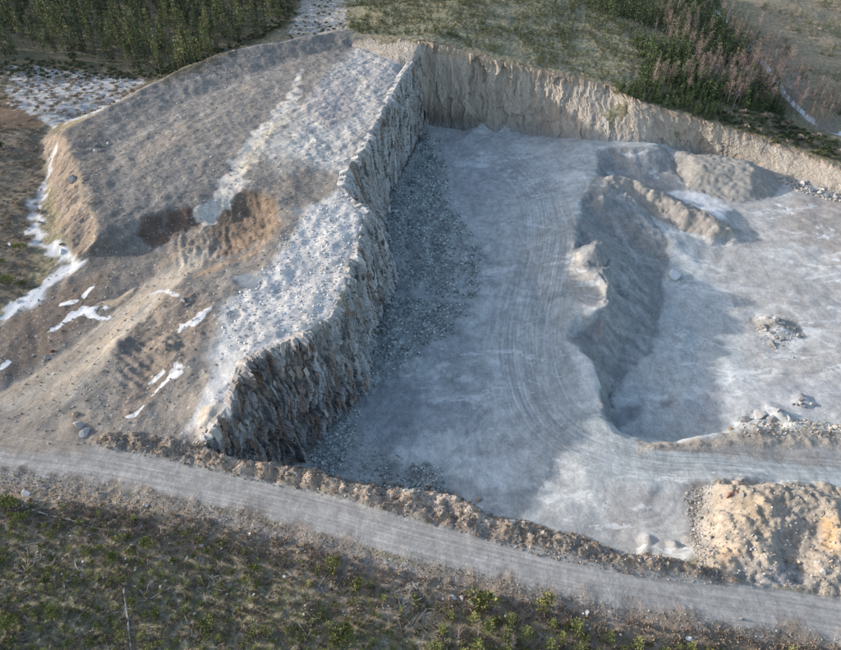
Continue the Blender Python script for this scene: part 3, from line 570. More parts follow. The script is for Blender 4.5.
# ------------------------------------------------------------------ materials
def new_mat(name):
    m = bpy.data.materials.new(name); m.use_nodes = True
    nt = m.node_tree; b = nt.nodes['Principled BSDF']; b.inputs['Roughness'].default_value = .95
    b.inputs['Specular IOR Level'].default_value = .15
    return m, nt, b
class G:
    """tiny node graph writer"""
    def __init__(s, nt): s.nt = nt; s.n = nt.nodes; s.l = nt.links
    def put(s, inp, v):
        if v is None: return
        if hasattr(v, 'links') or isinstance(v, bpy.types.NodeSocket): s.l.new(v, inp)
        else:
            if inp.type == 'RGBA' and len(v) == 3: v = (*v, 1)
            inp.default_value = v
    def math(s, op, a, b=None, c=None, clamp=False):
        n = s.n.new('ShaderNodeMath'); n.operation = op; n.use_clamp = clamp
        s.put(n.inputs[0], a); s.put(n.inputs[1], b)
        if c is not None: s.put(n.inputs[2], c)
        return n.outputs[0]
    def noise(s, vec, scale, detail=3, rough=.55, dist=0):
        n = s.n.new('ShaderNodeTexNoise'); s.put(n.inputs['Vector'], vec)
        n.inputs['Scale'].default_value = scale; n.inputs['Detail'].default_value = detail
        n.inputs['Roughness'].default_value = rough; n.inputs['Distortion'].default_value = dist
        return n.outputs['Fac']
    def vor(s, vec, scale, feature='F1'):
        n = s.n.new('ShaderNodeTexVoronoi'); n.feature = feature; s.put(n.inputs['Vector'], vec); n.inputs['Scale'].default_value = scale
        return n.outputs
    def mix(s, f, a, b, mode='MIX'):
        n = s.n.new('ShaderNodeMix'); n.data_type = 'RGBA'; n.blend_type = mode; n.clamp_factor = True
        s.put(n.inputs[0], f); s.put(n.inputs[6], a); s.put(n.inputs[7], b); return n.outputs[2]
    def ramp(s, f, stops):
        n = s.n.new('ShaderNodeValToRGB'); s.put(n.inputs[0], f); e = n.color_ramp.elements
        while len(e) < len(stops): e.new(.5)
        for q, (p, c) in zip(e, stops): q.position = p; q.color = (*c, 1) if len(c) == 3 else c
        return n.outputs[0]
    def rng(s, f, a, b, c=0.0, d=1.0):
        n = s.n.new('ShaderNodeMapRange'); n.interpolation_type = 'SMOOTHSTEP'; s.put(n.inputs[0], f)
        for i, v in enumerate((a, b, c, d)): s.put(n.inputs[i + 1], v)
        return n.outputs[0]
    def attr(s, name):
        n = s.n.new('ShaderNodeAttribute'); n.attribute_name = name; return n
    def sep(s, v):
        n = s.n.new('ShaderNodeSeparateXYZ'); s.put(n.inputs[0], v); return n.outputs
    def comb(s, a, b, c):
        n = s.n.new('ShaderNodeCombineXYZ'); s.put(n.inputs[0], a); s.put(n.inputs[1], b); s.put(n.inputs[2], c); return n.outputs[0]
    def bump(s, h, strength, dist, b):
        n = s.n.new('ShaderNodeBump'); s.put(n.inputs['Height'], h); n.inputs['Strength'].default_value = strength; n.inputs['Distance'].default_value = dist
        s.l.new(n.outputs[0], b.inputs['Normal']); return n

def ground_material():
    m, nt, b = new_mat('ground'); g = G(nt)
    pos = g.n.new('ShaderNodeNewGeometry').outputs['Position']
    col = g.attr('Col'); mk = g.sep(g.attr('Msk').outputs['Vector']); tr = g.sep(g.attr('Trk').outputs['Vector'])
    stone = col.outputs['Alpha']; veg, snow, wet = mk[0], mk[1], mk[2]
    big = g.noise(pos, .35, 8, .72); fine = g.noise(pos, 2.2, 5, .75); med = g.noise(pos, 1.3, 4, .6)
    wp = g.n.new('ShaderNodeVectorMath'); wp.operation = 'MULTIPLY'; g.put(wp.inputs[0], pos); wp.inputs[1].default_value = (1, .45, 1)
    scr = g.noise(wp.outputs[0], .55, 7, .75, 1.2)
    c = col.outputs['Color']
    f = g.math('ADD', g.math('MULTIPLY', big, .9), g.math('MULTIPLY', fine, .7))        # about .8 mean
    f = g.math('ADD', g.math('MULTIPLY', g.math('SUBTRACT', f, .8), 1.15), 1.0)
    # scraped, crusted and dusty patches with broken edges
    f = g.math('MULTIPLY', f, g.rng(scr, .488, .512, .92, 1.07)); f = g.math('MULTIPLY', f, g.rng(g.math('ABSOLUTE', g.math('SUBTRACT', g.noise(pos, .42, 5, .62, .8), .5)), .0, .022, .86, 1.0))
    c = g.mix(1.0, c, g.comb(f, f, f), 'MULTIPLY')
    pz = g.sep(pos)[2]
    flo = g.math('MULTIPLY', g.math('MULTIPLY', g.rng(stone, .34, .22), g.rng(pz, -4.5, -6.0)), g.math('SUBTRACT', 1.0, g.math('MAXIMUM', veg, g.math('MULTIPLY', snow, 2), clamp=True), clamp=True))
    wq = g.n.new('ShaderNodeVectorMath'); wq.operation = 'MULTIPLY'; g.put(wq.inputs[0], pos); wq.inputs[1].default_value = (.42, 1, 1)
    crust = g.math('MULTIPLY', g.rng(g.noise(wq.outputs[0], .16, 9, .68, .6), .575, .59), g.rng(g.noise(pos, .9, 4, .7), .42, .5))
    c = g.mix(g.math('MULTIPLY', crust, g.math('MULTIPLY', flo, .75)), c, (.56, .575, .575))
    damp = g.rng(g.noise(wq.outputs[0], .11, 9, .7, .4), .40, .375)
    c = g.mix(g.math('MULTIPLY', damp, g.math('MULTIPLY', flo, .5)), c, g.mix(1.0, c, (.72, .74, .77), 'MULTIPLY'))
    # pebbles and stones: single cells lighter or darker than the dust
    v = g.vor(pos, 2.1); v2 = g.vor(pos, .95)
    rs = g.sep(v['Color'])
    pale = g.math('MULTIPLY', g.rng(rs[0], .80, .92), g.rng(v['Distance'], .44, .28)); dark = g.math('MULTIPLY', g.rng(rs[1], .72, .9), g.rng(v['Distance'], .5, .3))
    rs2 = g.sep(v2['Color']); pale2 = g.math('MULTIPLY', g.rng(rs2[0], .86, .93), g.rng(v2['Distance'], .36, .24))
    c = g.mix(g.math('MULTIPLY', dark, g.math('MULTIPLY', stone, .75)), c, g.mix(1.0, c, (.35, .36, .38), 'MULTIPLY'))
    c = g.mix(g.math('MULTIPLY', g.math('MAXIMUM', pale, pale2), g.math('MULTIPLY', stone, .8)), c, (.45, .44, .43))
    # wheel streaks along the tracks
    st = g.noise(g.comb(g.math('MULTIPLY', tr[0], 2.3), g.math('MULTIPLY', tr[1], .035), 0), 1.0, 4, .65)
    sf = g.rng(st, .3, .7, .76, 1.22)
    c = g.mix(g.math('MULTIPLY', tr[2], .8), c, g.mix(1.0, c, g.comb(sf, sf, sf), 'MULTIPLY'))
    # heath: dead grass, moss, slash and bare soil
    n1 = g.noise(pos, .9, 6, .72); n2 = g.noise(pos, 2.6, 5, .75); n3 = g.noise(pos, .12, 3, .5)
    vc = g.ramp(n1, [(.30, (.05, .042, .038)), (.42, (.115, .092, .075)), (.50, (.095, .10, .05)), (.58, (.21, .175, .145)), (.70, (.38, .35, .33))])
    vc = g.mix(g.rng(n2, .45, .62), vc, g.ramp(g.noise(pos, 1.8, 4, .6), [(.38, (.065, .08, .035)), (.5, (.13, .12, .07)), (.62, (.24, .21, .18))]))
    vc = g.mix(g.rng(n3, .4, .65, 0, .55), vc, g.mix(1.0, vc, (1.3, 1.05, .9), 'MULTIPLY'))
    vc = g.mix(.40, g.mix(1.0, vc, (1.85, 1.95, 1.8), 'MULTIPLY'), col.outputs['Color'])
    c = g.mix(g.math('MULTIPLY', veg, g.rng(g.math('ADD', veg, med), .6, 1.0)), c, vc)
    # snow and ice lie in patches
    sn = g.math('ADD', g.math('ADD', g.math('MULTIPLY', g.noise(pos, .8, 6, .72), .55), g.math('MULTIPLY', g.noise(pos, .17, 3, .6), .22)), g.math('MULTIPLY', g.noise(pos, 2.7, 5, .7), .33))
    th = g.math('SUBTRACT', .98, g.math('MULTIPLY', snow, .78))
    sm = g.math('MULTIPLY', g.rng(g.math('SUBTRACT', sn, th), -.05, .10), g.rng(snow, .02, .15))
    c = g.mix(sm, c, g.mix(g.rng(snow, .45, 1.15), (.42, .42, .42), (.62, .63, .65)))
    g.l.new(c, b.inputs['Base Color'])
    g.put(b.inputs['Roughness'], g.rng(wet, .3, .9, .95, .28))
    h = g.math('ADD', g.math('MULTIPLY', fine, g.math('ADD', .10, g.math('MULTIPLY', stone, .75))), g.math('MULTIPLY', g.math('MAXIMUM', pale, pale2), g.math('MULTIPLY', stone, .45)))
    h = g.math('ADD', h, g.math('MULTIPLY', g.math('MULTIPLY', n2, veg), 1.6))
    h = g.math('ADD', h, g.math('MULTIPLY', sm, .25))
    h = g.math('ADD', h, g.math('MULTIPLY', g.math('MULTIPLY', st, tr[2]), .12))
    h = g.math('MULTIPLY', h, g.math('SUBTRACT', 1.0, g.math('MULTIPLY', wet, .95)))
    g.bump(h, .7, .3, b)
    return m
MG = ground_material()

# ------------------------------------------------------------------ mesh the ground, one object per kind of surface
ny, nx = X.shape
co = np.stack([X, Y, Z], -1).reshape(-1, 3)
gy, gx = np.gradient(Z, GY, GX); N = np.stack([-gx, -gy, np.ones_like(Z)], -1); N /= np.linalg.norm(N, axis=-1, keepdims=True); N = N.reshape(-1, 3)
I = np.arange(ny * nx).reshape(ny, nx)
quads = np.stack([I[:-1, :-1], I[:-1, 1:], I[1:, 1:], I[1:, :-1]], -1).reshape(-1, 4)
BLPOLY = [p[:2] for p in BLIP] + [p[:2] for p in BTOE][::-1]
def inner(P, A):
    d, _, _ = segdist(X, Y, P, True); return inpoly(X, Y, P) & (d > A)
ins = inner(FACEPOLY, .5)
hole = (ins[:-1, :-1] & ins[:-1, 1:] & ins[1:, 1:] & ins[1:, :-1]).reshape(-1)
steep = (np.hypot(X, Y - 237) < 12) & (Z < 14.2) & (Z > -8.5); hole |= steep[:-1, :-1].reshape(-1)
freg = REG[:-1, :-1].reshape(-1)
def make_mesh(name, co, faces, mat, attrs=None, normals=None, smooth=True):
    me = bpy.data.meshes.new(name); faces = np.asarray(faces, np.int32); k = faces.shape[1]
    me.vertices.add(len(co)); me.vertices.foreach_set('co', np.asarray(co, np.float32).ravel())
    me.loops.add(faces.size); me.loops.foreach_set('vertex_index', faces.ravel())
    me.polygons.add(len(faces)); me.polygons.foreach_set('loop_start', np.arange(0, faces.size, k, dtype=np.int32))
    me.update(calc_edges=True); me.validate()
    me.polygons.foreach_set('use_smooth', np.full(len(me.polygons), smooth))
    for an, (ty, A) in (attrs or {}).items():
        at = me.attributes.new(an, ty, 'POINT')
        at.data.foreach_set('color' if ty == 'FLOAT_COLOR' else 'vector', np.asarray(A, np.float32).ravel())
    if normals is not None and len(me.polygons) == len(faces): me.normals_split_custom_set_from_vertices(np.asarray(normals, np.float32))
    if mat: me.materials.append(mat)
    return me
def link(name, me, parent=None, **props):
    o = bpy.data.objects.new(name, me); COL.objects.link(o)
    if parent is not None: o.parent = parent
    for a, b_ in props.items(): o[a] = b_
    return o
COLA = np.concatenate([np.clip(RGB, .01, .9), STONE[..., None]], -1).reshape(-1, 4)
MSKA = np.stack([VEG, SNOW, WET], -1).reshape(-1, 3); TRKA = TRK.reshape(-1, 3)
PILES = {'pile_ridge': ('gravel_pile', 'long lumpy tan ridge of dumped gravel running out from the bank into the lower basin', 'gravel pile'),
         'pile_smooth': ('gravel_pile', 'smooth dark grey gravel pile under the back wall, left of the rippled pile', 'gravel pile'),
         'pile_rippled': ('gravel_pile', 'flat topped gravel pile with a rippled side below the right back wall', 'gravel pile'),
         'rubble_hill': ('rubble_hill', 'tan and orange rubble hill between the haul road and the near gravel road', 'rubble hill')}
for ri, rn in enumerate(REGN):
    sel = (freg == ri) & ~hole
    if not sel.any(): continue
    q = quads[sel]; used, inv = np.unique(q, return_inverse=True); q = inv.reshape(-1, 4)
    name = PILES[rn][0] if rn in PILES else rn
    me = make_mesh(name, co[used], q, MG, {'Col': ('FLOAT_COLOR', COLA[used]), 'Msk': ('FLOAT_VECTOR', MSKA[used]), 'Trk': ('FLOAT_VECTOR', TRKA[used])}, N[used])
    o = link(name, me)
    if rn in PILES: o['label'] = PILES[rn][1]; o['category'] = PILES[rn][2]
    else: o['kind'] = 'structure'
# ------------------------------------------------------------------ rock faces
def rock_material(name, kind):
    m, nt, b = new_mat(name); g = G(nt)
    pos = g.n.new('ShaderNodeNewGeometry').outputs['Position']
    rk = g.sep(g.attr('Rk').outputs['Vector']); fc = g.sep(g.attr('Fc').outputs['Vector'])
    sp = g.sep(pos)
    stretched = g.comb(fc[0], g.math('MULTIPLY', fc[1], .13), fc[2])
    n1 = g.noise(stretched, .9, 6, .68); n2 = g.noise(pos, 2.2, 6, .72); n3 = g.noise(stretched, .22, 4, .6); n4 = g.noise(pos, 6.0, 3, .6)
    if kind == 'left':
        c = g.ramp(g.math('ADD', g.math('MULTIPLY', rk[0], .55), g.math('MULTIPLY', n1, .45)),
                   [(.20, (.15, .162, .17)), (.34, (.29, .30, .305)), (.48, (.35, .345, .335)), (.60, (.41, .42, .425)), (.75, (.54, .54, .53))])
        rust = g.math('MULTIPLY', g.rng(g.math('ADD', n3, g.math('MULTIPLY', rk[2], .10)), .53, .63), g.rng(n1, .42, .58))
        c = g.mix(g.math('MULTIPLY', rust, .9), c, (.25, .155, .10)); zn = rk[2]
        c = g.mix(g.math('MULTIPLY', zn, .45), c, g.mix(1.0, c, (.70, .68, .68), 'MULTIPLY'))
        c = g.mix(g.math('MULTIPLY', g.rng(g.math('ADD', g.noise(stretched, 1.3, 5, .65), g.math('MULTIPLY', zn, .035)), .51, .58), .85), c, (.085, .082, .08))
        c = g.mix(g.math('MULTIPLY', g.rng(n2, .58, .70), .65), c, (.50, .49, .47))
        c = g.mix(g.math('MULTIPLY', g.rng(rk[1], .93, 1.0), .5), c, (.46, .44, .42))
    else:
        c = g.ramp(g.math('ADD', g.math('MULTIPLY', rk[0], .35), g.math('MULTIPLY', n1, .65)),
                   [(.25, (.21, .18, .15)), (.40, (.32, .275, .23)), (.52, (.385, .335, .28)), (.64, (.45, .40, .34)), (.78, (.56, .51, .45))])
        low = g.math('MULTIPLY', g.rng(rk[1], .36, .05), g.rng(g.math('ADD', n3, g.math('MULTIPLY', rk[2], .7)), .56, .68))  # foot stains; the zone term adds painted shade for the back corner recess
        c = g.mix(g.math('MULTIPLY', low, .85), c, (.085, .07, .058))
        c = g.mix(g.math('MULTIPLY', g.rng(g.noise(stretched, 2.0, 4, .6), .56, .68), .5), c, (.14, .115, .09))
        c = g.mix(g.math('MULTIPLY', g.rng(n2, .62, .70), .6), c, (.58, .53, .46))
        c = g.mix(g.math('MULTIPLY', g.rng(rk[1], .88, 1.0), .55), c, (.25, .17, .11))
        c = g.mix(g.math('MULTIPLY', g.rng(rk[1], .22, .0), .7), c, (.30, .29, .28))
    f = g.math('ADD', .55, g.math('MULTIPLY', n4, .9)); c = g.mix(1.0, c, g.comb(f, f, f), 'MULTIPLY')
    g.l.new(c, b.inputs['Base Color'])
    h = g.math('ADD', g.math('MULTIPLY', n2, .7), g.math('MULTIPLY', g.noise(stretched, 2.4, 5, .7), .9))
    g.bump(h, .7, .32, b)
    return m
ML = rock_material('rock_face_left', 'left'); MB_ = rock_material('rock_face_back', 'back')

def resample(P, step):
    P = np.array(P, float); d = np.concatenate([[0], np.cumsum(np.linalg.norm(np.diff(P[:, :2], axis=0), axis=1))])
    n = int(d[-1] / step); t = np.linspace(0, d[-1], n); return t
def sheet(pairs, step, vstep, H, sign, big, seed, mat, name, rowback=2.2, zone=1e4, foot=1.0, slant=-.30):
    top = np.array([p[0] for p in pairs], float); bot = np.array([p[1] for p in pairs], float)
    mid = (top + bot) / 2; d = np.concatenate([[0], np.cumsum(np.linalg.norm(np.diff(mid[:, :2], axis=0), axis=1))])
    S = np.arange(0, d[-1], step); nS = len(S)
    T = np.stack([np.interp(S, d, top[:, i]) for i in range(3)], 1); B = np.stack([np.interp(S, d, bot[:, i]) for i in range(3)], 1)
    # wobble of the lip so that the plan is not a polyline
    tg = np.gradient(blur(np.repeat(((T + B) / 2)[:, None, :2].reshape(nS, 1, 2), 1, 1).reshape(nS, 2)[:, :1], 0), axis=0) if False else np.gradient((T + B)[:, :2] / 2, axis=0)
    ker = np.ones(15) / 15
    tg = np.stack([np.convolve(np.pad(tg[:, i], 7, mode='edge'), ker, 'valid') for i in range(2)], 1)
    tg /= np.linalg.norm(tg, axis=1, keepdims=True); nrm = np.stack([tg[:, 1], -tg[:, 0]], 1) * sign
    nV = int(H / vstep); V = np.linspace(0, 1, nV)            # 0 top .. 1 foot
    SS, VV = np.meshgrid(S, V)
    Ttop = T[None, :, :] ; Bb = B[None, :, :]
    P = Ttop * (1 - VV[..., None]) + Bb * VV[..., None]
    hm = VV * H
    lean = SS + hm * slant + (.7 if big > .9 else 1.2) * fbm(SS, hm, 7, 3, seed + 9)
    f1, f2, c1, lx, ly = cells(lean / 3.6, hm / 16.0, seed); 
    nearz = .45 + .55 * sstep(70, 150, SS) if big > .9 else 1.0
    dsp = ((c1 - .3) * 1.9 * big + (lx * (hsh(np.floor(c1 * 999), np.floor(c1 * 77), 3) - .5) * 2.6 + ly * .6) * big) * nearz
    g1, g2, c2, mx, my = cells(lean / 1.25 + .3 * c1, hm / 6.5, seed + 1)
    dsp += ((c2 - .4) * .95 + mx * (c2 - .5) * 1.6) * big ** 1.3 + (0 if big > .9 else 1) * .5 * fbm(lean, hm / 8.0, 2.4, 4, seed + 31) - .35 * big ** 2 * (1 - sstep(0, .12, g2))
    if big > .9:      # jointed blocks: flat steps with level tops
        j1, j2, c4, _x, _y = cells(lean / 1.9 + .15 * c1, (hm + SS * .25) / 2.9, seed + 41, .75); dsp += (c4 - .5) * .95 * nearz ** 1.3; dsp -= .22 * nearz * (1 - sstep(0, .05, j2))
    h1, h2, c3, qx, qy = cells(lean / .5, hm / 1.3, seed + 2)
    dsp += (c3 - .5) * .16 + fbm(SS, hm, 1.5, 3, seed + 5) * .10
    dsp -= .6 * (1 - sstep(0, .07, f2)) * big ** 3
    rid = np.abs(fbm(lean, hm / 7.0, 2.2, 4, seed + 21)); dsp -= .95 * big ** 3 * (1 - sstep(0, .10, rid))
    rid2 = np.abs(fbm(lean + 30, hm / 5.0, .9, 3, seed + 22)); dsp -= .25 * big ** 2 * (1 - sstep(0, .12, rid2))
    dsp = (dsp - .4) * np.clip(((T[:, 2] - B[:, 2]) / 20.0) ** 1.2, .12, 1)[None, :] + .4
    dsp = np.clip(dsp + .9, .12, 3.2)
    dsp *= .45 + .55 * sstep(0, .03, VV)
    P[..., 0] += nrm[None, :, 0] * dsp; P[..., 1] += nrm[None, :, 1] * dsp
    P[..., 2] += (c2 - .5) * .7 * sstep(.12, 0, VV) * big + (c3 - .5) * .18 + (c1 - .5) * 1.0 * sstep(.08, 0, VV) * big
    # apron row at the top going back under the plateau, and a row into the floor
    r0 = P[0].copy(); b1 = T.copy(); b1[:, 2] += (c2[0] - .5) * .7 + .1; b2 = T.copy(); b2[:, :2] -= nrm * rowback * .5; b2[:, 2] += .12 * (c3[0] - .3)
    b3 = T.copy(); b3[:, :2] -= nrm * rowback; b3[:, 2] -= .8
    ft = P[-1].copy(); ft[:, :2] += nrm * 1.0 * foot; ft[:, 2] -= 1.2
    P = np.concatenate([b3[None], b2[None], b1[None], P, ft[None]], 0)
    def ext(A): return np.concatenate([A[:1], A[:1], A[:1], A, A[-1:]], 0)
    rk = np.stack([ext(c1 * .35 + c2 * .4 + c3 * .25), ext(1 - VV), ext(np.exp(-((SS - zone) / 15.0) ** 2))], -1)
    n0, n1 = P.shape[:2]; I = np.arange(n0 * n1).reshape(n0, n1)
    q = np.stack([I[:-1, :-1], I[1:, :-1], I[1:, 1:], I[:-1, 1:]], -1).reshape(-1, 4)
    me = make_mesh(name, P.reshape(-1, 3), q, mat, {'Rk': ('FLOAT_VECTOR', rk.reshape(-1, 3)), 'Fc': ('FLOAT_VECTOR', np.stack([ext(lean), ext(hm), ext(c1 * 3)], -1).reshape(-1, 3))}, smooth=False)
    o = link(name, me, kind='structure')
    return o, P, nrm
lf, LP, LN = sheet(FACE, .28, .28, 24, -1, 1.0, 100, ML, 'rock_face', zone=165)
bp = [(BLIP[i], BTOE[i]) for i in range(len(BLIP))]
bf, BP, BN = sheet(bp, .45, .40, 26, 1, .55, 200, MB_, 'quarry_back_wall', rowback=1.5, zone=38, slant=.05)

# ------------------------------------------------------------------ stones
def blank_mat(name, stops, scale=3.0, rough=.95, bump=.5):
    """per-object tint from Object Info random plus grain"""
    m, nt, b = new_mat(name); g = G(nt)
    tc = g.n.new('ShaderNodeTexCoord').outputs['Object']; oi = g.n.new('ShaderNodeObjectInfo')
    n = g.noise(tc, scale, 5, .65)
    f = g.math('ADD', g.math('MULTIPLY', n, .55), g.math('MULTIPLY', oi.outputs['Random'], .45))
    c = g.ramp(f, stops); g.l.new(c, b.inputs['Base Color']); b.inputs['Roughness'].default_value = rough
    g.bump(n, bump, .2, b); return m
M_GREY = blank_mat('stone_grey', [(.25, (.13, .13, .13)), (.5, (.26, .255, .25)), (.75, (.40, .39, .38))])
M_PALE = blank_mat('stone_pale', [(.25, (.26, .245, .23)), (.5, (.38, .36, .34)), (.75, (.52, .50, .48))])
M_TAN = blank_mat('stone_tan', [(.25, (.26, .20, .15)), (.5, (.40, .33, .26)), (.75, (.52, .46, .39))])
M_RED = blank_mat('stone_red', [(.25, (.12, .05, .035)), (.5, (.24, .10, .07)), (.75, (.33, .2, .15))])
M_SNOWB = blank_mat('stone_white', [(.25, (.45, .455, .46)), (.6, (.62, .62, .62))])

def ico():
    t = (1 + 5 ** .5) / 2
    v = np.array([(-1, t, 0), (1, t, 0), (-1, -t, 0), (1, -t, 0), (0, -1, t), (0, 1, t), (0, -1, -t), (0, 1, -t), (t, 0, -1), (t, 0, 1), (-t, 0, -1), (-t, 0, 1)], float)
    v /= np.linalg.norm(v[0])
    f = np.array([(0, 11, 5), (0, 5, 1), (0, 1, 7), (0, 7, 10), (0, 10, 11), (1, 5, 9), (5, 11, 4), (11, 10, 2), (10, 7, 6), (7, 1, 8), (3, 9, 4), (3, 4, 2), (3, 2, 6), (3, 6, 8), (3, 8, 9), (4, 9, 5), (2, 4, 11), (6, 2, 10), (8, 6, 7), (9, 8, 1)])
    return v, f
def subdiv(v, f):
    v = list(map(tuple, v)); cache = {}; nf = []
    def mid(a, b):
        k = (min(a, b), max(a, b))
        if k not in cache:
            m = np.array(v[a]) + np.array(v[b]); m /= np.linalg.norm(m); cache[k] = len(v); v.append(tuple(m))
        return cache[k]
    for a, b, c in f:
        x, y, z = mid(a, b), mid(b, c), mid(c, a); nf += [(a, x, z), (b, y, x), (c, z, y), (x, y, z)]
    return np.array(v), np.array(nf)
def rock_verts(v, r, rough=.18):
    """a broken stone: sphere cut back by random planes"""
    v = v * (1 + (r.rand(len(v))[:, None] - .5) * rough)
    for _ in range(11):
        n = r.randn(3); n /= np.linalg.norm(n); dd = .34 + .34 * r.rand()
        k = v @ n - dd; v = v - np.clip(k, 0, None)[:, None] * n
    return v * np.array([1, .65 + .35 * r.rand(), .5 + .35 * r.rand()])
RS = np.random.RandomState(5)
V1, F1_ = ico(); V2, F2_ = subdiv(V1, F1_); V3, F3_ = subdiv(V2, F2_)
ROCKMESH = []
for i in range(8):
    me = make_mesh('boulder', rock_verts(V3 if i < 4 else V2, RS, .1), F3_ if i < 4 else F2_, None, smooth=False); ROCKMESH.append(me)
_mcache = {}
def rock_obj(name, x, y, size, mat, variant=None, sink=.5, flat=1.0, label=None, cat=None, group=None, parent=None, z=None):
    vi = variant if variant is not None else rnd.randrange(8)
    k = (vi, mat.name)
    if k not in _mcache:
        me = ROCKMESH[vi].copy(); me.name = name; me.materials.append(mat); _mcache[k] = me
    o = bpy.data.objects.new(name, _mcache[k]); COL.objects.link(o)
    zz = float(sample(Z, x, y)) if z is None else z
    o.location = (x, y, zz + size * (.5 * .6 - sink * .5) * flat)
    o.rotation_euler = (rnd.uniform(-.3, .3), rnd.uniform(-.3, .3), rnd.uniform(0, 6.28)); o.scale = (size * .5 * rnd.uniform(.85, 1.15), size * .5 * rnd.uniform(.85, 1.15), size * .5 * flat)
    if label: o['label'] = label
    if cat: o['category'] = cat
    if group: o['group'] = group
    if parent is not None: o.parent = parent
    return o
def rock_px(u, v, px, mat, label, group=None, name='boulder', flat=1.0, variant=None):
    p = onto([(u, v)])[0]; dist = math.sqrt(p[0] ** 2 + p[1] ** 2 + (CAMH - p[2]) ** 2)
    return rock_obj(name, p[0], p[1], px * dist / FOC, mat, label=label, cat='boulder', group=group, flat=flat, variant=variant)
